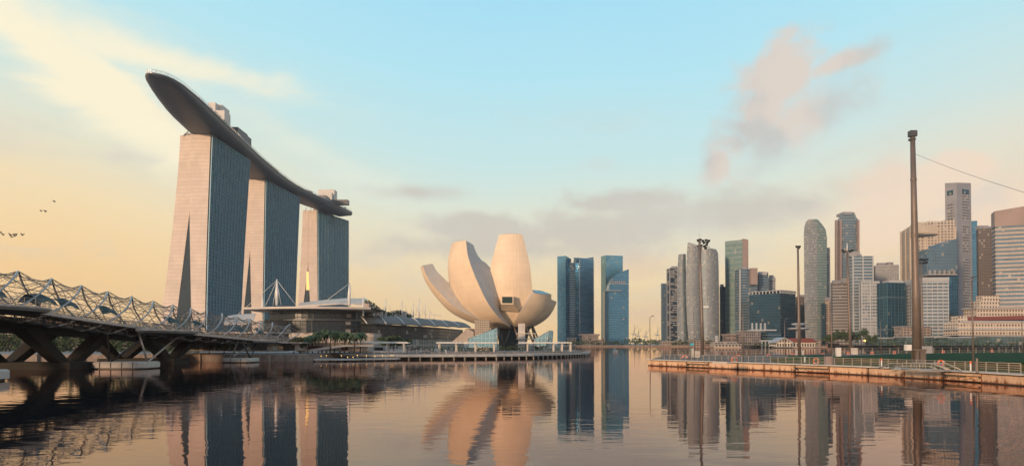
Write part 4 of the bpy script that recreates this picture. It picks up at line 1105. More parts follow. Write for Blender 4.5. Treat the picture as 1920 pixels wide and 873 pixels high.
# wide dark block with colonnade
t, P, z = tower('wide dark blue block with a colonnade along its roof', (1405, 1463, 1491.5), 549, 960, 'navy', 60, (4, .35, .25, mat('dark_band', (.06, .07, .08), .5)), gear=1)
Q = offset(P, .6); mb = MB(); mb.prism(Q, z+3.2, z+4.4); mb.build('roof_slab', stone_g, t)
mb = MB()
for i in range(4):
    a, b = Vector(P[i]), Vector(P[(i+1) % 4]); k = 9
    for j in range(k): q = a.lerp(b, j/k); mb.box((q.x, q.y, z+1.6), (1.5, 1.5, 3.4), math.atan2((b-a).y, (b-a).x))
mb.build('roof_columns', white_s, t)
t2, P, z = tower('pinkish glass low block by the water left of the dark wide block', (1381, 1393, 1426), 621, 920, facade('bay_block', (.13, .15, .17), (.34, .26, .23), 3.6, 3.0, .22, .25, .25, .4, .3, .1), 30, (3.6, .4, .3, stone_p), gear=0, name='office_block', group=None)
Q = offset(P, 1.2); mb = MB(); mb.prism(Q, z, z+1); mb.build('roof_slab', stone_w, t2)
t2, P, z = tower('dark waterfront block with white portico between low block and pier hall', (1427, 1440, 1464), 623, 915, 'navy', 30, (4, .4, .3, alu), gear=0, name='office_block', group=None)
slab(rect(1426, 1450, 637, 639.5), 905, 6, 'portico_roof', white_s, t2)
for i in range(4): slab(rect(1428+i*6.5, 1430+i*6.5, 639.5, 650), 905.5, 2, 'portico_column', white_s, t2)
slab(rect(1410, 1456, 617, 619.5), 925, 18, 'roof_canopy', white_s, t2)
for i in range(4): slab(rect(1410+i*8, 1412+i*8, 605, 617), 928, 3, 'roof_fin', white_s, t2)
block('small brown cube pavilion behind the white pier building', rect(1362, 1380, 628, 650), 930, 18, facade('cube_face', (.12, .09, .085), (.30, .22, .19), 12, 14, .15, .1, .5, 0, .2, 0), roof=(1361, 1381, 625.5, 628, stone_p))
# white pier building with little tower
pb_ = thing('pier_building', at(1362, 648, 880), 'white pier building with a small lighthouse tower at the far waterline', 'building')
pb_.location.z = 2
slab(rect(1338, 1385, 641, 645), 880, 14, 'upper_floor', lowg, pb_); slab(rect(1338, 1390, 645.4, 650.5), 878, 16, 'ground_arcade', facade('arcade', (.05, .05, .05), (.60, .52, .44), 4, 4.2, .4, .35, .6, 0, .3, 0), pb_)
slab(rect(1337, 1391, 644.4, 645.4), 876, 18, 'floor_slab', white_s, pb_); slab(rect(1343, 1380, 640, 641), 879, 16, 'roof_slab', white_s, pb_)
mb = MB(); p = at(1344, 650, 884); zt = at(1344, 630, 884).z
mb.lathe((p.x, p.y, 0), [(2.4, 2.2), (2.0, zt-3), (3.2, zt-2.6), (3.2, zt-1.6), (2.2, zt-1.4), (2.2, zt), (.4, zt+1.2)], 12); mb.build('lighthouse', white_s, pb_)
# historic hall with red roof
hh = thing('pier_hall', at(1495, 648, 830), 'cream pier hall with red pitched roof and white gable by the water', 'building'); hh.location.z = 2
arc = facade('hall_arcade', (.06, .045, .035), (.62, .54, .45), 5.2, 3.2, .32, .42, .7, 0, .3, 0)
slab(rect(1474, 1530, 641, 649), 830, 18, 'long_wall', arc, hh)
slab([(1470, 641.5), (1531, 641.5), (1524, 633.5), (1478, 633.5)], 829, 19, 'red_roof', red_roof, hh)
slab([(1455, 649), (1486, 649), (1486, 641), (1471, 633), (1457, 641)], 824, 22, 'gable_end', arc, hh)
slab([(1454, 642.3), (1471, 633.4), (1488, 642.3), (1488, 641), (1471, 631.8), (1454, 641)], 822, 24, 'gable_trim', white_s, hh)
slab(rect(1456, 1540, 649, 650.2), 820, 10, 'quay_platform', pale_conc, hh); slab(rect(1530, 1540, 636, 649), 832, 14, 'end_block', lowg, hh)
# saucer pavilion
sv = thing('saucer_pavilion', at(1497, 640, 870), 'round white two tier saucer pavilion behind the pier hall', 'pavilion'); sv.location.z = GND
p = at(1497, 612, 870)
for px, ry_, r_, zz in ((1497, 615.5, 13, 1), (1497, 607, 8.5, 1)):
    zc = at(px, ry_, 870).z; mb = MB(); mb.lathe((p.x, 870, zc), [(r_*.8, -1.6), (r_, -.3), (r_, .3), (r_*.7, 1.2)], 24); mb.build('saucer', white_s, sv)
mb = MB(); mb.lathe((p.x, 870, 0), [(3.2, GND), (3.2, at(1497, 605, 870).z)], 12); mb.build('stem', stone_g, sv)
# domed tower
t, L_, R_ = bent('tall rounded glass tower with domed shoulder, left of the chamfered one', [(1511, 648), (1509, 600), (1508, 540), (1507.5, 480), (1507, 440), (1508, 425), (1511, 416), (1516, 411)], [(1548, 648), (1549.5, 600), (1550.5, 540), (1550.5, 480), (1550.5, 445), (1548, 430), (1541, 420), (1533, 411)], 1000, 36, 'warm', .55, 'green', (3.9, .8, stone_w), bulge=2.2)
tower('slim beige slab on the right flank of the rounded tower', (1544, 1546, 1557), 464, 1015, 'cell', 14, (3.9, 1.0, .4, stone_w), gear=0)
tower('narrow pink block at the foot of the slim beige slab', (1546, 1547, 1558), 563, 985, lowg, 12, gear=1)
tower('dark navy slab in front of the rounded tower foot', (1539, 1541, 1547), 568, 980, 'navy', 12, gear=0)
tower('dim brown tower behind the tall floodlight pole', (1490, 1492, 1511), 556, 1080, 'brown', 14, gear=1)
# chamfered tower
t, L_, R_ = bent('tall blue glass tower with chamfered top and pink edges', [(1570, 648), (1568.5, 540), (1568, 440), (1568, 418), (1572, 409), (1574, 408), (1577, 400)], [(1608, 648), (1610, 540), (1611, 440), (1611.5, 420), (1608, 409), (1606, 408), (1602, 398)], 1040, 38, 'blue', .22, 'blue', (4, .5, alu), bulge=1)
for xs_ in ((1568, 1570.5), (1575.5, 1578.5), (1609, 1611.8)): slab(rect(xs_[0], xs_[1], 412, 640), 1035, 5, 'edge_strip', stone_p, t)
slab(rect(1581, 1599, 397, 402), 1038, 22, 'roof_crown', stone_g, t)
t, P, z = tower('pinkish banded block left of the white gridded tower', (1557.5, 1562, 1590), 531, 930, 'brown', 14, (4.0, 1.9, .6, stone_w), gear=2)
slab(rect(1582, 1589, 521, 532), 936, 8, 'roof_box', stone_w, t)
t, P, z = tower('white gridded office tower with blue window bands, terraced top', (1592, 1600, 1637), 480, 900, 'blue', 22, (4.1, 1.25, .6, white_s), gear=1)
slab(rect(1593, 1613, 471, 481), 906, 14, 'upper_step', stone_w, t); fins(P, GND, z, 14, 1.3, .9, white_s, t)
t, P, z = tower('lower white framed wing stepping down right of the gridded tower', (1612, 1616, 1648), 527, 880, 'cell', 14, (4.1, 1.3, .6, white_s), gear=0)
fins(P, GND, z, 9, 1.2, .8, white_s, t)
t, P, z = tower('pale block with dark window rows behind the gridded tower', (1638, 1642, 1686), 497, 1010, 'cell', 10, (4, 1.4, .4, stone_w), gear=3)
t, P, z = tower('dark blue rounded glass block with a pale cap on its roof', (1636, 1664, 1697.5), 529, 860, 'navy', 45, (40, .4, .2, alu), (6, .3, .3, M_['teal2']), gear=0)
slab(rect(1667, 1694, 525, 530), 872, 16, 'roof_cap', white_s, t)
# big pale stepped tower
t, P, z = tower('broad cream tower with vertical ribs and stepped top left of the tallest tower', (1691, 1708, 1792), (424, 412, 413, 427), 960, facade('ribbed_wall', (.13, .12, .12), (.56, .47, .39), 4, 4.2, .36, .34, .5, .1, .4, .1), 20, (4, 1.7, .5, stone_c), (17, 2.2, 1.2, stone_c), gear=0)
slab(rect(1722, 1741, 416, 426), 972, 12, 'roof_step', stone_c, t); slab(rect(1742, 1760, 414, 426), 974, 14, 'roof_step', stone_c, t)
slab(rect(1764, 1791, 414, 470), 955, 6, 'window_grid_panel', facade('cream_grid', (.10, .08, .08), (.50, .42, .34), 4.2, 3.4, .45, .45, .7, 0, .3, 0), t)
slab(rect(1709, 1764, 421, 437), 954, 4, 'blank_wall', stone_c, t)
slab([(1710, 444), (1762, 442), (1762, 438), (1710, 440)], 954, 3, 'dark_recess', mat('dark_recess', (.03, .05, .07), .3), t)
# tallest tower
otw = thing('office_tower', at(1800, 640, 1000), 'tallest pale grey tower with chamfered blind walls and three window panels', 'building', 'office towers across the bay'); otw.location.z = GND
P = foot(1774, 1796, 1823, 1000, 55); zt = zof(337, 1800, 1000)
mb = MB(); mb.prism(P, GND, [zt-4, zt-2, zt, zt-1]); mb.build('walls', stone_g, otw)
a, b = Vector(P[0]), Vector(P[1]); d = (b-a).normalized(); nn = Vector((d.y, -d.x)); an = math.atan2(d.y, d.x); L = (b-a).length
pg = facade('panel_windows', (.07, .08, .10), (.36, .33, .32), 4.0, 4.0, .42, .12, .4, .2, .4, .1)
for (ya, yb) in ((358, 410), (419, 473), (482, 586)):
    z0, z1 = zof(yb, 1808, 995), zof(ya, 1808, 995); c = a+d*(L*.60); mb = MB()
    h0 = L*.24; pts = [(c+d*(-h0)).to_tuple(), (c+d*h0).to_tuple(), (c+d*h0-nn*1).to_tuple(), (c-d*h0-nn*1).to_tuple()]; pts = [(p[0]+nn.x*.35, p[1]+nn.y*.35) for p in pts]
    mb.prism(pts, z0, z1); mb.build('window_panel', pg, otw)
mb = MB(); c = a+d*(L*.6)+nn*.3; mb.box((c.x, c.y, zt-16), (L*.46, .8, 7), an); mb.build('crown_window', M_['navy'], otw)
a2, b2 = Vector(P[3]), Vector(P[0]); d2 = (b2-a2).normalized(); n2 = Vector((d2.y, -d2.x)); c = a2.lerp(b2, .45)+n2*.3; mb = MB(); mb.box((c.x, c.y, zt-60), ((b2-a2).length*.5, .8, 52), math.atan2(d2.y, d2.x)); mb.build('window_panel', pg, otw)
mb = MB(); c = a2.lerp(b2, .45)+n2*.3; mb.box((c.x, c.y, zt-17), ((b2-a2).length*.5, .8, 7), math.atan2(d2.y, d2.x)); mb.build('crown_window', M_['navy'], otw)
mb = MB(); mb.prism(offset(P, .5), zt-2, zt+1.2) if False else None
tower('thin blue sliver tower directly behind the tallest pale one', (1822, 1824, 1834), 414, 1030, 'teal', 12, gear=0)
tower('dark brown gridded tower between the tallest and the striped one', (1832, 1836, 1873), (429, 428, 427, 428), 930, 'brown', 14, (3.8, .7, .35, mat('brown_band', (.16, .12, .11), .7)), gear=2)
# glass stepped block in front
t = thing('office_tower', at(1765, 640, 880), 'blue glass block with slanted stepped top below the tallest tower', 'building', 'office towers across the bay'); t.location.z = GND
slab([(1738, 514), (1795, 508), (1795, 447), (1768, 456), (1766, 462), (1738, 467)], 880, 30, 'upper_glass', M_['blue'], t)
slab(rect(1777, 1797, 514, 646), 884, 26, 'lower_glass', M_['teal'], t); slab(rect(1742, 1795, 513, 515.5), 876, 30, 'sky_terrace', stone_w, t)
for i in range(6): slab(rect(1743+i*9, 1746+i*9, 506, 513), 877, 4, 'terrace_column', stone_w, t)
t, P, z = tower('pale banded office block left of the glass stepped block', (1696, 1728, 1778), 521, 840, 'blue', 25, (4.1, 1.9, .6, white_s), (6.2, .7, .5, white_s), (4, .9, white_s), gear=0)
# striped tower at the right edge
t, P, z = tower('wide striped tower with pink top storeys at right frame edge', (1862, 1868, 1965), (398, 385, 385, 398), 840, 'blue', 10, (4.9, 2.1, .6, mat('pink_band', (.46, .37, .32), .7)), gear=0)
Q = offset(P, .9); zt_ = [zof(396, 1868, 840), zof(386, 1868, 840), zof(386, 1868, 840), zof(396, 1868, 840)]; mb = MB(); mb.prism(Q, zof(425, 1868, 840), zt_); mb.build('pink_crown', stone_p, t)
# classical hotel
hotel_f = facade('classical_wall', (.10, .08, .07), (.60, .50, .41), 4.5, 3.4, .45, .5, .8, 0, .35, .05)
ch = thing('classical_hotel', at(1865, 645, 780), 'cream classical hotel with stepped tower block and long red-brown roof', 'building'); ch.location.z = GND
slab(rect(1797, 1960, 604, 628), 780, 26, 'main_wall', hotel_f, ch); slab([(1806, 601), (1960, 598), (1960, 590), (1812, 594)], 790, 20, 'red_roof', red_roof, ch)
slab(rect(1806, 1960, 601, 604), 778, 30, 'cornice', white_s, ch); slab(rect(1832, 1960, 577, 593), 812, 24, 'upper_floor', hotel_f, ch)
slab(rect(1838, 1874, 564, 577.5), 816, 18, 'tower_block', hotel_f, ch); slab(rect(1842, 1874, 554, 564.5), 820, 12, 'tower_top', hotel_f, ch)
slab(rect(1795, 1960, 616, 618), 777.5, 30, 'string_course', white_s, ch); slab(rect(1797, 1814, 592, 606), 784, 14, 'corner_pavilion', hotel_f, ch)
slab(rect(1831, 1960, 576, 578), 810, 28, 'cornice', white_s, ch)
# glazed waterfront pavilions and canopies right
wf = facade('waterfront_glass', (.06, .12, .14), (.16, .17, .16), 3.5, 4, .12, .1, .2, .4, .4, .05)
for i, (xa, xb, ya, yb, Y, lab) in enumerate(((1640, 1698, 629, 647, 830, 'low glass waterfront pavilion with thin pale roof, leftmost under the dark blue block'), (1700, 1778, 627, 647, 800, 'low glass waterfront pavilion with thin pale roof in front of the banded block'),
        (1780, 1852, 628, 647, 770, 'low glass waterfront pavilion with thin pale roof below the classical hotel'), (1856, 1990, 626, 648, 750, 'long glass waterfront pavilion at the right edge below the classical hotel'))):
    block(lab, rect(xa, xb, ya+5, yb), Y, 20, wf, 'waterfront_pavilion', 'pavilion', None, 'glass_walls', roof=(xa-4, xb+4, ya+3, ya+5, alu))
# podium of tall masses at the shore
for i, (xa, xb, yt, Y, lab) in enumerate(((1240, 1300, 640, 1130, 'long low warm podium under the slim left skyline towers'), (1300, 1350, 638, 1060, 'low podium at the foot of the two sail shaped towers'), (1690, 1745, 612, 850, 'stone plinth at the foot of the pale banded block'))):
    block(lab, rect(xa, xb, yt, 650), Y-20, 16, lowg, 'podium', roof=(xa, xb, yt-1.2, yt+.4, stone_w))
# trees on the far bank
fr_ = random.Random(12)
def far_tree(px, Y, h, w_, label, grp, n=420):
    p = at(px, 648, Y); p.z = GND; tree('bank_tree', p, h, w_, label, [leaf_d, leaf_g], int(px), group=grp, n=n, size=w_*.075)
for i in range(13):
    px = 1549+i*7.4; far_tree(px, 800+fr_.uniform(-8, 12), fr_.uniform(15, 21) if 1 < i < 11 else 13, fr_.uniform(9, 12),
        ['broad round bank tree right behind the pier hall end block', 'bank tree second from the pier hall', 'bank tree third from the pier hall', 'taller bank tree before the pinkish banded block, left one', 'taller bank tree before the pinkish banded block, right one', 'bank tree just left of the floodlight mast foot', 'bank tree just right of the floodlight mast foot', 'bank tree below the left part of the white gridded tower', 'bank tree below the middle of the white gridded tower', 'bank tree below the right part of the white gridded tower', 'bank tree left of the amber street lamp', 'bank tree behind the amber street lamp', 'last low bank tree before the glass waterfront pavilions'][i], 'trees on the far bank behind the platform')
def belt(label, pts, h, n, size, seed, step=4):
    r_ = random.Random(seed); mb = MB()
    P = [Vector(p) for p in pts]
    for a, b in zip(P, P[1:]):
        k = max(1, int((b-a).length/step))
        for i in range(k):
            q = a.lerp(b, i/k); hh_ = h*r_.uniform(.55, 1.05); leaves(mb, (q.x, q.y+r_.uniform(-3, 3), 2.3+hh_*.5), (step*.8, step*.8, hh_*.55), n, size, r_, hollow=.2)
    o = mb.build('tree_belt', [leaf_d, leaf_g]); tag(o, label, 'tree belt', None, 'stuff'); return o
q = lambda px, Y: (at(px, 648, Y).x, Y, 0)
belt('distant green tree belt along the far waterline', [q(1062, 1140), q(1180, 1150), q(1245, 1125), q(1290, 1080), q(1345, 1020)], 11, 10, 2.0, 1, 5)
belt('dark tree belt in front of the waterfront pavilions', [q(1636, 792), q(1760, 775), q(1860, 745), q(1960, 735)], 7.5, 9, 1.1, 2, 3.2)
belt('bushes along the pier building waterfront', [q(1385, 905), q(1455, 890)], 5, 8, 1.1, 3, 3)
belt('dark tree mass on the bank behind the road bridge', [(-420, 330, 0), (-300, 300, 0), (-180, 268, 0), (-110, 250, 0)], 12, 170, .5, 4, 2.2)
# promenade wall of the far bank
mb = MB()
fw = [(430, 946), (560, 902), (760, 877), (1500, 858)]
mb.prism([(x, y-1.5) for x, y in fw]+[(x, y+1) for x, y in fw[::-1]], 2.4, 5.0); tag(mb.build('sea_wall', stone_p, None, (560, 902, 2.4)), 'long pinkish parapet along the right far bank', 'wall')
# distant cranes in the gap
for i, (px, h, lab) in enumerate(((1189, 95, 'leftmost hazy port crane in the gap between skyline groups'), (1197, 80, 'second hazy port crane in the gap'), (1211, 72, 'hazy port crane close beside the thin street lamp'), (1233, 88, 'hazy port crane next to the leftmost slab of the right skyline'))):
    p = at(px, 643, 3300); t = thing('port_crane', (p.x, 3300, 2), lab, 'crane', 'distant port cranes')
    mb = MB()
    for a in (-9, 9): mb.tube([(p.x+a, 3300, 2), (p.x+a*.6, 3300, h*.5)], 1.1, 4)
    mb.box((p.x, 3300, h*.5), (16, 10, 5)); mb.build('portal', stone_g, t)
    mb = MB(); mb.tube([(p.x, 3300, h*.5), (p.x+2, 3300, h)], [1.8, .8], 4); mb.tube([(p.x-16, 3300, h*.5), (p.x+2, 3300, h*.7), (p.x+18, 3300, h*.95)], .8, 4); mb.build('boom', stone_g, t)
belt('hazy low coast trees beyond the port', [q(1100, 3200), q(1260, 3200)], 26, 8, 9, 6, 20)
# small white boat and turquoise awning
def boat(px, py, L, label, col_=white_paint):
    p = onz(px, py, 0); t = thing('boat', (p.x, p.y, 0), label, 'boat'); mb = MB()
    n = mb.add([(p.x-L/2, p.y-1, 1.2), (p.x+L/2, p.y-1, 1.5), (p.x+L/2, p.y+2, 1.5), (p.x-L/2, p.y+2, 1.2), (p.x-L*.4, p.y-.6, -.3), (p.x+L*.36, p.y-.6, -.3), (p.x+L*.36, p.y+1.6, -.3), (p.x-L*.4, p.y+1.6, -.3)])
    for f_ in ((0,1,2,3), (4,5,1,0), (5,6,2,1), (6,7,3,2), (7,4,0,3), (7,6,5,4)): mb.face([n+i for i in f_])
    mb.build('hull', col_, t); mb = MB(); mb.box((p.x-L*.08, p.y+.5, 2.1), (L*.42, 1.8, 1.3)); mb.build('cabin', white_paint, t)
    mb = MB(); mb.box((p.x-L*.08, p.y-.45, 2.2), (L*.36, .1, .5)); mb.build('window', black, t)
boat(1154, 660, 3.4, 'small white boat on open water below the sloped teal tower')
t = thing('awning', at(1297, 645, 1000), 'small bright turquoise awning on the far bank below the first sail tower', 'awning'); t.location.z = 2.4
p = at(1297, 645, 1000); mb = MB(); mb.prism([(p.x-2.6, 998), (p.x+2.6, 998), (p.x+2.6, 1002), (p.x-2.6, 1002)], p.z-1, p.z+1.6, top=[(p.x-1, 999), (p.x+2, 999), (p.x+2, 1001), (p.x-1, 1001)]); mb.build('cover', mat('turquoise', (.02, .55, .62), .5), t)
mb = MB()
for a in (-2, 2): mb.box((p.x+a, 1000, (p.z+1)/2), (.5, .5, p.z-1))
mb.build('posts', steel, t)

# ---------------------------------------------------------------- floating platform on the right
pf = [onz(x, y, 0) for x, y in ((1218, 684.5), (1322, 689), (1440, 694), (1560, 699.5), (1640, 703.5), (1700, 707.5), (1830, 716), (1932, 724), (2100, 745))]
PZ = 1.45
far_ = [Vector((330, 370, 0)), Vector((226, 306, 0)), Vector((120, 262, 0)), Vector((48, 219, 0)), Vector((41, 196, 0))]
poly = [(p.x, p.y) for p in pf]+[(160, 60), (400, 60), (400, 370)]+[(p.x, p.y) for p in far_]
deckm = mat('platform_deck', (.17, .15, .13), .9, spec=.1, var=.2, vs=.8, stain=.3)
mb = MB(); mb.prism(offset(poly, -.9) if False else poly, .55, PZ, bot=True)
struct('platform', mb, deckm, 'steel platform floating on the bay')
# pontoon hull blocks with rust
def rusty():
    m = bpy.data.materials.new('rusty_pontoon'); m.use_nodes = True; h = G(m.node_tree); b = m.node_tree.nodes['Principled BSDF']
    tcn = h.n('ShaderNodeTexCoord').outputs['Object']; geo = h.n('ShaderNodeNewGeometry').outputs['Position']; s_ = h.n('ShaderNodeSeparateXYZ'); h.put(s_.inputs[0], geo)
    n1 = h.noise(h.map(tcn, (1, 1, .25)), 1.3, 6, .65); zz = s_.outputs[2]
    c = h.mix(h.ss(n1, .4, .62), (.72, .46, .29, 1), (.58, .36, .23, 1))
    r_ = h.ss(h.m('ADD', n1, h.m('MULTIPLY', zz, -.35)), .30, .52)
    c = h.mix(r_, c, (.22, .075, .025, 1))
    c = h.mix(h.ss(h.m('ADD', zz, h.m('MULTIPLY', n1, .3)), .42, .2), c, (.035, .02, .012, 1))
    h.put(b.inputs['Base Color'], c); b.inputs['Roughness'].default_value = .65; return m
rust = rusty()
pal = thing('pontoon_edge', (pf[0].x, pf[0].y, 0), 'rust stained pale pontoon blocks along the edge of the right platform', 'pontoon')
seg = []
for a, b in zip(pf, pf[1:]): seg.append((a, b))
br = random.Random(2); gaps = []
Ls = [(b-a).length for a, b in seg]; tot = sum(Ls)
def along(s_):
    for (a, b), L in zip(seg, Ls):
        if s_ <= L: return a.lerp(b, s_/L), (b-a).normalized()
        s_ -= L
    return seg[-1][1], (seg[-1][1]-seg[-1][0]).normalized()
s_ = .15; k = 0
while s_ < tot-2:
    Lb = br.choice([6.4, 7.8, 7.2]); recess = (k % 4 == 2)
    a, _ = along(s_); b, _ = along(min(tot, s_+Lb)); d = (b-a).normalized(); nn = Vector((d.y, -d.x, 0)); nn = nn if nn.x < 0 or nn.y < 0 else -nn
    mb = MB(); c = (a+b)/2; an = math.atan2(d.y, d.x)
    if not recess: mb.box((c.x+nn.x*.05, c.y+nn.y*.05, .45), ((b-a).length, 1.0, 1.5), an)
    else:
        mb.box((c.x-nn.x*.35, c.y-nn.y*.35, .45), ((b-a).length, .5, 1.5), an); mb.box((c.x+nn.x*.1, c.y+nn.y*.1, 1.05), ((b-a).length, 1.1, .28), an); mb.box((c.x+nn.x*.3, c.y+nn.y*.3, .25), ((b-a).length, .5, .3), an)
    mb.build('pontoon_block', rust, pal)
    q, _ = along(min(tot, s_+Lb+.28)); mb = MB(); mb.tube([(q.x+nn.x*.25, q.y+nn.y*.25, -.2), (q.x+nn.x*.25, q.y+nn.y*.25, 1.25)], .2, 8); mb.build('fender', black if k % 2 else mat('rust_fender', (.28, .10, .04), .7), pal)
    s_ += Lb+.56; k += 1
mb = MB()
for (a, b) in seg:
    d = (b-a).normalized(); nn = Vector((d.y, -d.x, 0)); nn = nn if nn.x < 0 or nn.y < 0 else -nn; c = (a+b)/2
    mb.box((c.x+nn.x*.15, c.y+nn.y*.15, PZ+.02), ((b-a).length+.3, 1.5, .22), math.atan2(d.y, d.x))
mb.build('edge_coping', pale_conc, pal)
# green pitch and its dark olive-brown skirt
def pfp(s_, inset):
    p, d = along(s_); nn = Vector((d.y, -d.x, 0)); nn = nn if nn.x < 0 or nn.y < 0 else -nn; return p-nn*inset
tm = mat('turf_olive', (.17, .115, .035), .95, spec=.05, var=.5, vs=.25, vs3=(.3, 1, 1), bump=.4)
turf = mat('pitch_green', (.022, .062, .026), .9, spec=.05, var=.3, vs=.5, bump=.3)
A_ = onz(1398, 682, PZ); mb = MB(); mb.prism([(p.x, p.y) for p in [pfp(s_, 2.9) for s_ in (36, 44, 54, 64, 74, 84, 94, 104, tot-2)]]+[(120, 62), (260, 200), (200, 250), (95, 215), (70, 190)], PZ+.004, PZ+.05); struct('grass_strip', mb, tm)
mb = MB(); zt = 2.6; pts = [onz(x, y, zt) for x, y in ((1562, 668.0), (1700, 671.5), (1830, 675.5), (1990, 681), (2300, 678), (2300, 658), (1920, 660.2), (1700, 662.2))]
mb.prism([(p.x, p.y) for p in pts], 2.35, zt); struct('pitch', mb, [turf])
mb = MB(); pts2 = offset([(p.x, p.y) for p in pts], -.5); mb.prism(pts2, PZ, 2.35); struct('pitch_base', mb, mat('pitch_base_olive', (.10, .09, .05), .9, var=.5, vs=.4, vs3=(.3, .3, 2)))
mb = MB(); pts3 = [onz(x, y, 2.2) for x, y in ((1478, 669.3), (1563, 670.2), (1563, 664.5), (1478, 665.5))]; mb.prism([(p.x, p.y) for p in pts3], PZ, 2.2); struct('pitch_kerb', mb, turf)
cr_ = mat('galvanised_rail', (.42, .36, .29), .45, .3)
rl = [pfp(s_, 2.2) for s_ in [1+i*(tot-24)/9 for i in range(10)]]
rail([(p.x, p.y) for p in rl], PZ, 1.35, 1.9, 'pale metal railing with horizontal bars along the near platform edge', post_m=cr_, rails=4, pw=.11)
rl2 = [onz(x, y, PZ) for x, y in ((1242, 668), (1300, 666.5), (1400, 665.5), (1560, 663.8))]
rail([(p.x, p.y) for p in rl2], PZ, 1.9, 4.2, 'thin far railing on the left part of the platform', post_m=cr_, rails=3, pw=.13)
rl3 = [onz(x, y, PZ) for x, y in ((1566, 663.5), (1700, 662), (1860, 660.5), (1960, 659.5))]
rail([(p.x, p.y) for p in rl3], PZ, 2.2, 5.5, 'pale far fence behind the green pitch', 'fence', post_m=cr_, rails=2, name='fence', pw=.16)
# gangway frame with sloping stairs
gw = thing('boarding_ramp', onz(1705, 694, PZ), 'white railed boarding steps sloping down both ways on the platform edge', 'ramp'); 
p0 = onz(1705, 694.5, PZ); dd = (pfp(tot*.62, 1.2)-pfp(tot*.5, 1.2)).normalized()
def gp(u_, z_, o_=0): return Vector((p0.x, p0.y, 0))+dd*u_+Vector((-dd.y*o_, dd.x*o_, 0))+Vector((0, 0, z_))
def S(px, py, o=0):   # point on the vertical plane through the ramp
    r_ = ray(px, py); nrm = Vector((dd.y, -dd.x, 0)); k_ = ((Vector((p0.x, p0.y, 0))-Vector((0, 0, CAMZ))).dot(nrm))/r_.dot(nrm); return Vector((0, 0, CAMZ))+r_*k_+nrm*(-o)
for o_ in (0, 2.2):
    mb = MB(); mb.tube([S(1646, 690, o_), S(1670, 680.5, o_), S(1750, 681, o_), S(1778, 693, o_)], .09, 6)
    mb.tube([S(1672, 690.5, o_), S(1681, 686, o_), S(1742, 686, o_), S(1758, 692, o_)], .08, 6)
    for px in (1692, 1708, 1724): mb.tube([S(px, 680.5, o_), S(px, 691.5, o_)], .08, 5)
    mb.tube([S(1690, 691.5, o_), S(1726, 691.5, o_)], .08, 5); mb.build('side_rail', cr_, gw)
mb = MB(); a, b, c, d = S(1670, 690, 0), S(1746, 691, 0), S(1746, 691, 2.2), S(1670, 690, 2.2)
mb.prism([(p.x, p.y) for p in (a, b, c, d)], PZ, PZ+.3); mb.build('landing', alu, gw)
gw = thing('boat_ramp', onz(1345, 680, PZ), 'low dark topped hatch box near the left end of the platform edge', 'hatch')
P = onz(1354, 681.5, PZ); mb = MB(); mb.box((P.x, P.y, PZ+.25), (3.4, 1.6, .5), -.9); mb.build('hatch_body', pale_conc, gw); mb = MB(); mb.box((P.x, P.y, PZ+.56), (2.6, 1.3, .1), -.9); mb.build('hatch_lid', black, gw)
# life rings
ring_names = ['orange life ring on the far railing nearest the platform tip', 'orange life ring low on the near railing left of the thin poles', 'orange life ring on the far rail between the two floodlights', 'orange life ring on the far rail left of the tall single floodlight', 'orange life ring on the far rail right of the tall single floodlight', 'large orange life ring on the near railing left of the black screen pole',
 'small orange life ring on the fence behind the black screen', 'small orange life ring on the fence right of the amber lamp', 'small orange life ring on the far fence before the thick mast', 'orange and white life ring behind the boarding steps', 'tiny orange life ring on the far fence right of the thick mast', 'tiny orange life ring on the far fence below the classical hotel', 'small orange life ring at the foot of the third floodlight']
def ringmesh(p, r_, label):
    t = thing('life_ring', p, label, 'life ring', 'orange life rings on the railings'); mb = MB(); mb.smooth = True
    n = 18
    rows = [[Vector(p)+Vector((math.cos(a)*(r_+r_*.26*math.cos(b)), r_*.26*math.sin(b)*.7, math.sin(a)*(r_+r_*.26*math.cos(b)))) for b in [2*math.pi*j/8 for j in range(9)]] for a in [2*math.pi*i/n for i in range(n+1)]]
    mb.grid(rows); mb.build('ring', orange, t)
    for a in (.78, 2.36, 3.93, 5.5):
        mb = MB(); mb.box((p[0]+math.cos(a)*r_, p[1]-r_*.05, p[2]+math.sin(a)*r_), (r_*.62, r_*.46, r_*.22), 0, -a); mb.build('reflective_band', white_paint, t)
    mb = MB(); mb.box((p[0], p[1]+.12, (p[2]+PZ)/2), (.07, .07, max(.2, p[2]-PZ))); mb.build('stand', steel, t)
for (px, py, Y, r_), lab in zip(((1284, 671.5, 190, .75), (1377, 674, 152, .62), (1385, 667, 215, 0.42), (1441, 666, 225, 0.42), (1487, 665, 240, 0.45), (1530, 676.5, 136, .52),
        (1543, 664, 250, 0.48), (1635, 661.5, 255, 0.51), (1677, 660.5, 262, 0.48), (1764, 680.5, 102, .42), (1768.5, 659, 280, 0.48), (1860, 657.5, 300, 0.48), (1590.5, 662, 245, 0.42)), ring_names):
    ringmesh(at(px, py, Y), r_, lab)
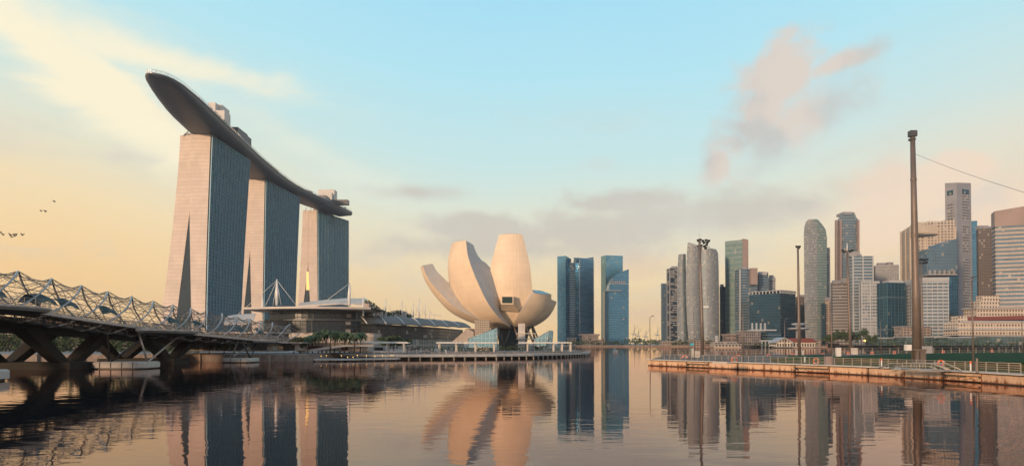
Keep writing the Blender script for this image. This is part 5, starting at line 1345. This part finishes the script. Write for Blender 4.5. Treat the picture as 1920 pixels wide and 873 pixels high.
# floodlight masts
def mast2(px_t, py_t, px_b, py_b, Yb, w0, w1, label, head=None, name='floodlight_mast', m_=pole_grey, cat='mast', grp='floodlight masts on the platform'):
    a = at(px_b, py_b, Yb); b = at(px_t, py_t, Yb); r0, r1 = w0*Yb/F/2, w1*Yb/F/2
    t = thing(name, a, label, cat, grp); mb = MB(); mb.tube([a, a.lerp(b, .33), a.lerp(b, .66), b], [r0, r0+(r1-r0)*.33, r0+(r1-r0)*.66, r1], 14); mb.build('pole', m_, t)
    if w0 > 3:
        for s_ in (.28, .55, .8):
            c = a.lerp(b, s_); rr_ = r0+(r1-r0)*s_; mb = MB(); mb.lathe((c.x, c.y, c.z), [(rr_*1.12, -.15), (rr_*1.12, .15)], 12); mb.build('joint_collar', m_, t)
    return t, a, b
def lampbox(t, c, s_, tilt, yaw=0):
    mb = MB(); M = Matrix.Translation(c) @ Matrix.Rotation(yaw, 4, 'Z') @ Matrix.Rotation(tilt, 4, 'X')
    mb.box(c, (s_, s_*.45, s_*.7), yaw, 0, tilt); mb.tube([Vector(c), Vector(c)+Vector((0, .3, -.5))], .06, 4); mb.build('floodlight', black, t)
t, a, b = mast2(1711, 252, 1720, 676, 120, 16, 8.5, 'thick tall rusty grey mast with box head, nearest on the platform')
mb = MB(); mb.box((b.x, b.y, b.z+.1), (1.15, 1.0, 1.0)); mb.box((b.x-.1, b.y, b.z-.9), (.9, .8, .35)); mb.build('mast_head', dark_steel, t)
mb = MB(); mb.box((a.x+.25, a.y, PZ+1.45), (1.7, 1.4, 2.9)); mb.build('mast_base', pole_grey, t)
mb = MB(); mb.box((a.x+.1, a.y, PZ+2.9), (2.2, 1.7, .3)); mb.build('base_flange', pole_grey, t)
mb = MB(); mb.box((a.x-1.5, a.y+.2, at(1708, 651, 120).z), (.9, .8, 1.0)); mb.build('junction_box', white_paint, t)
# stay wire from the mast head
w0 = at(1717, 289, 120); w1 = at(1925, 362, 85); mb = MB(); mb.tube([w0.lerp(w1, i/14)-Vector((0, 0, 0.25*math.sin(math.pi*i/14))) for i in range(15)]+[w1+(w1-w0)*.6], .028, 4); mb.build('stay_wire', dark_steel, t)
t, a, b = mast2(1311.5, 452, 1318, 665, 235, 6.5, 4.0, 'floodlight mast with cluster of dark lamps, left of the sail towers')
for i, (px, py) in enumerate(((1309, 450), (1313, 449), (1318, 451), (1324, 450), (1329, 451), (1312, 454), (1320, 455), (1326, 455), (1310, 461), (1315, 460), (1321, 461), (1325, 459), (1312, 467), (1323, 465))):
    lampbox(t, at(px, py, 235+(i % 3)*.5), .85, .5, (i % 3-1)*.5)
for yy in (453, 463): mb = MB(); mb.tube([at(1307, yy, 235.4), at(1331, yy, 235.4)], .1, 5); mb.build('cross_arm', dark_steel, t)
mb = MB(); mb.tube([at(1312, 452, 235), at(1312, 437, 235)], .06, 4); mb.build('lightning_rod', steel, t)
mb = MB(); mb.box(at(1320, 575, 235)+Vector((.6, 0, 0)), (1.8, .8, .6)); mb.build('camera_box', white_paint, t)
t, a, b = mast2(1496, 463, 1499, 667, 225, 6, 3.4, 'single topped floodlight mast between the pier hall and rounded tower')
for px, py in ((1494, 462), (1499, 462), (1497, 465)): lampbox(t, at(px, py, 225), .8, .4)
mb = MB(); q_ = at(1499, 664, 226); mb.box((q_.x, q_.y, PZ+.9), (2.2, 1.6, 1.8)); mb.build('mast_base', pale_conc, t)
t, a, b = mast2(1588.5, 470, 1595, 664, 250, 6, 3.6, 'floodlight mast with crossed arms in front of the pinkish banded block')
for i, (px, py) in enumerate(((1580, 469), (1583, 472), (1594, 471), (1598, 469))): lampbox(t, at(px, py, 250), .85, .4)
mb = MB(); mb.tube([at(1579, 471, 250), at(1589, 469, 250), at(1599, 471, 250)], .12, 5); mb.build('cross_arm', dark_steel, t)
mb = MB(); mb.tube([at(1588.5, 470, 250), at(1588.3, 455, 250)], [.28, .1], 6); mb.build('lightning_rod', white_paint, t)
mb = MB(); q_ = at(1600, 660, 250); mb.box((q_.x, q_.y, PZ+1.2), (2.4, 1.8, 2.4)); mb.build('mast_base', pale_conc, t)
t, a, b = mast2(1727, 492, 1730, 662, 265, 4.6, 3, 'floodlight mast half hidden right behind the thick tall mast')
for i, (px, py) in enumerate(((1724, 487), (1728, 486), (1733, 487), (1738, 486), (1726, 493), (1732, 493), (1737, 492))): lampbox(t, at(px, py, 265), .9, .4)
mb = MB(); mb.tube([at(1722, 490, 265.3), at(1740, 490, 265.3)], .1, 5); mb.build('cross_arm', dark_steel, t)
# thin lamp and flag poles
def thin(px_t, py_t, px_b, Yb, w_, label, arm=0, zb=PZ, cat='lamp post', name='street_lamp'):
    a = at(px_b, 660, Yb); a.z = zb; b = at(px_t, py_t, Yb); t = thing(name, a, label, cat); mb = MB(); mb.tube([a, b], [w_*Yb/F/2, w_*Yb/F/2*.7], 8); mb.build('pole', pole_grey, t)
    if arm:
        mb = MB(); c = b+Vector((arm*Yb/F*5, 0, .55)); mb.tube([b, b+Vector((arm*Yb/F*2, 0, .35)), c], .06, 5); mb.build('arm', pole_grey, t)
        mb = MB(); mb.box(c, (.85, .3, .16), 0, -.3*arm); mb.build('lamp_head', dark_steel, t)
    return t
thin(1218.5, 596, 1219, 176, 1.6, 'curved arm street lamp standing at the platform tip', 1)
thin(1300.5, 583, 1302, 165, 1.3, 'thin bare pole just left of the cluster floodlight mast', 0)
thin(1393, 577, 1394, 150, 2.4, 'grey lamp pole in front of the low glass block, left of two', 1)
thin(1403, 600, 1404, 156, 1.3, 'slimmer grey pole in front of the low glass block, right of two', 0)
thin(1471, 600, 1472, 210, 1.8, 'short lamp pole before the dark wide block', 1)
thin(1558, 563, 1560, 130, 2.6, 'pole carrying the small black screen', 0)
thin(1651, 602, 1652, 240, 1.4, 'small lamp pole before the dark rounded block', 1)
thin(1822, 526, 1825, 98, 3.6, 'bare grey pole near the classical hotel with a blunt top', 1)
thin(1916, 600, 1917, 200, 1.6, 'thin lamp pole at the extreme right edge', 0)
thin(1291, 630, 1292, 165, 1.2, 'short thin pole on the pontoon near the platform tip', 0)
# black screen
t = thing('display_screen', at(1563, 655, 131), 'small black screen box fixed to a pole above the pitch corner', 'screen'); q_ = at(1563, 647, 131)
mb = MB(); mb.box(q_, (2.1, .35, .85)); mb.build('panel', black, t); mb = MB(); mb.box((q_.x-.1, q_.y+.1, (q_.z+PZ)/2-.2), (.12, .12, q_.z-PZ-.4)); mb.build('stand', steel, t)
mb = MB(); mb.box((q_.x-.4, q_.y+1, PZ+.7), (.7, .6, 1.4)); tag(mb.build('control_cabinet', dark_steel, None, (q_.x-.4, q_.y+1, PZ)), 'dark green control cabinet below the black screen', 'cabinet')
# bollards and posts
for i, (px, py, Y, h, w_, c_, lab) in enumerate(((1832, 690, 96, 2.0, .32, pole_grey, 'thick short grey post right of the bare pole'), (1653, 685, 118, 1.5, .22, orange, 'white post with orange top near the boarding steps'), (1820, 690, 99, 1.5, .22, orange, 'white post with orange top beside the bare pole'),
        (1509, 678, 143, 1.3, .3, white_paint, 'white bollard on the near platform edge'), (1307, 668, 200, 1.9, 1.4, pale_conc, 'pale equipment box at the foot of the cluster mast'), (1299, 662, 205, 2.6, .7, pale_conc, 'slim pale cabinet near the platform tip'), (1572, 666, 200, 2.8, 1.2, white_paint, 'pale cabinet right of the black screen'), (1553, 688, 130, 1.6, 1.2, stone_p, 'brownish panel on the near railing'), (1736, 660, 262, 3.0, 4.5, stone_w, 'low pale box behind the pitch right of the thick mast'))):
    p = at(px, py, Y); t = thing('post' if w_ < .5 else 'equipment_box', (p.x, Y, PZ), lab, 'post' if w_ < .5 else 'box')
    mb = MB()
    if c_ is orange:
        mb.lathe((p.x, Y, PZ), [(w_/2, 0), (w_/2, h*.75)], 10); mb.build('post_body', white_paint, t); mb = MB(); mb.lathe((p.x, Y, PZ+h*.75), [(w_/2+.01, 0), (w_/2+.01, h*.25)], 10); mb.build('post_cap', orange, t)
    elif w_ < .5: mb.lathe((p.x, Y, PZ), [(w_/2, 0), (w_/2, h-.05), (w_*.3, h)], 10); mb.build('post_body', c_, t)
    else: mb.box((p.x, Y, PZ+h/2), (w_, .9, h)); mb.build('cabinet_body', c_, t); mb = MB(); mb.box((p.x, Y, PZ+h+.05), (w_+.15, 1.05, .1)); mb.build('lid', dark_steel, t)
# amber lamp on the far quay
p = at(1621.5, 639, 640); t = thing('street_lamp', (p.x, 640, 0), 'glowing amber lamp on a post over the water by the far trees', 'lamp post')
mb = MB(); mb.tube([(p.x, 640, 0), (p.x, 640, p.z)], .15, 6); mb.build('pole', dark_steel, t)
mb = MB(); mb.smooth = True; mb.lathe((p.x, 640, p.z-.2), [(.2, 0), (.8, .4), (.8, 1.0), (.2, 1.4)], 12); mb.build('lamp_head', mat('amber_lamp', (.9, .5, .1), .5, emit=(1, .42, .05), es=7), t)
# ---------------------------------------------------------------- birds
def bird(px, py, Y, s_, ang, label):
    p = at(px, py, Y); s_ *= 1.3*Y/F; t_ = MB()
    ca, sa = math.cos(ang), math.sin(ang)
    def P(x, y, z): return Vector((p.x+(x*ca-z*sa)*s_, p.y+y*s_, p.z+(x*sa+z*ca)*s_))
    body = [P(-1.2, 0, 0), P(-.4, 0, .12), P(.6, 0, .1), P(1.1, 0, .15)]
    t_.tube(body, [.06*s_, .3*s_, .25*s_, .05*s_], 6)
    for sg in (-1, 1):
        t_.poly([P(.5, 0, .1), P(.3, sg*1.1, 1.0), P(-.2, sg*2.0, 1.5), P(-.5, sg*1.0, .7), P(-.4, 0, .05)])
        t_.poly([P(.5, 0, .02), P(.3, sg*1.1, .92), P(-.2, sg*2.0, 1.45), P(-.5, sg*1.0, .62), P(-.4, 0, -.03)][::-1])
    tag(t_.build('bird', mat('bird_dark', (.03, .03, .035), .7), None, p), label, 'bird', 'birds flying at the left')
for (px, py, s_, a), lab in zip(((103, 378, 1.6, .9), (77.5, 396, 1.6, 0), (86.5, 396.5, 1.8, .7), (1.5, 436, 1.8, .1), (7, 440, 1.9, .6), (20, 441, 2.1, 0), (21.5, 444.5, 1.8, -.5), (28.5, 442.5, 2, .3), (31.5, 439.5, 1.9, 1.2), (41, 440.5, 2.2, -.6)),
        ('highest bird, flying alone above the pair', 'left bird of the loose pair', 'right bird of the loose pair', 'bird cut by the left frame edge', 'second bird from the left edge in the low flock', 'bird in the middle of the low flock, wings spread', 'lowest bird of the low flock', 'bird right of the middle of the low flock', 'bird with raised wings in the low flock', 'last bird on the right of the low flock')):
    bird(px, py, 170, s_, a, lab)

# ---------------------------------------------------------------- a lone walker on the boardwalk
p = at(836, 660, 246); px_, py_, pz_ = p.x, 246, 1.6
J = [(0, 0, .95), (0, .01, 1.15), (0, 0, 1.38), (0, -.01, 1.50), (0, -.03, 1.62), (0, -.02, 1.74), (.18, 0, 1.40), (.23, .05, 1.13), (.24, -.06, .90), (.25, -.10, .80), (-.18, 0, 1.40), (-.23, -.05, 1.13), (-.24, -.14, .92), (-.25, -.18, .82), (.09, 0, .90), (.10, -.10, .50), (.10, .04, .09), (.10, -.12, .04), (-.09, 0, .90), (-.10, .06, .50), (-.10, .28, .12), (-.10, .16, .04)]
E = [(0,1),(1,2),(2,3),(3,4),(4,5),(2,6),(6,7),(7,8),(8,9),(2,10),(10,11),(11,12),(12,13),(0,14),(14,15),(15,16),(16,17),(0,18),(18,19),(19,20),(20,21)]
RAD = [.15,.14,.15,.055,.09,.07,.06,.045,.032,.03,.06,.045,.032,.03,.09,.06,.04,.035,.09,.06,.04,.035]
me = bpy.data.meshes.new('person'); me.from_pydata(J, E, []); wk = bpy.data.objects.new('person', me); col.objects.link(wk); wk.location = (px_, py_, pz_)
md = wk.modifiers.new('skin', 'SKIN')
for v_, r_ in zip(me.skin_vertices[0].data if me.skin_vertices else [], RAD): v_.radius = (r_, r_)
if not me.skin_vertices:
    bpy.context.view_layer.objects.active = wk; md = None
wk.modifiers.new('smooth', 'SUBSURF').levels = 1
me.materials.append(mat('pale_clothes', (.55, .52, .50), .8))
tag(wk, 'small figure in pale clothes walking on the boardwalk before the middle pergola', 'person')

# ---------------------------------------------------------------- haze
HAZE = .00007
mb = MB(); mb.box((0, 2250, 142), (8200, 5300, 300)); hz_ = mb.build('haze', [])
hm = bpy.data.materials.new('haze_air'); hm.use_nodes = True; t_ = hm.node_tree; t_.nodes.clear()
v_ = t_.nodes.new('ShaderNodeVolumePrincipled'); v_.inputs['Density'].default_value = HAZE; v_.inputs['Color'].default_value = (.96, .90, .86, 1); v_.inputs['Anisotropy'].default_value = .2
o_ = t_.nodes.new('ShaderNodeOutputMaterial'); t_.links.new(v_.outputs[0], o_.inputs['Volume'])
hz_.data.materials.append(hm); hz_['kind'] = 'stuff'; hz_['label'] = 'thin warm dawn haze over the bay'
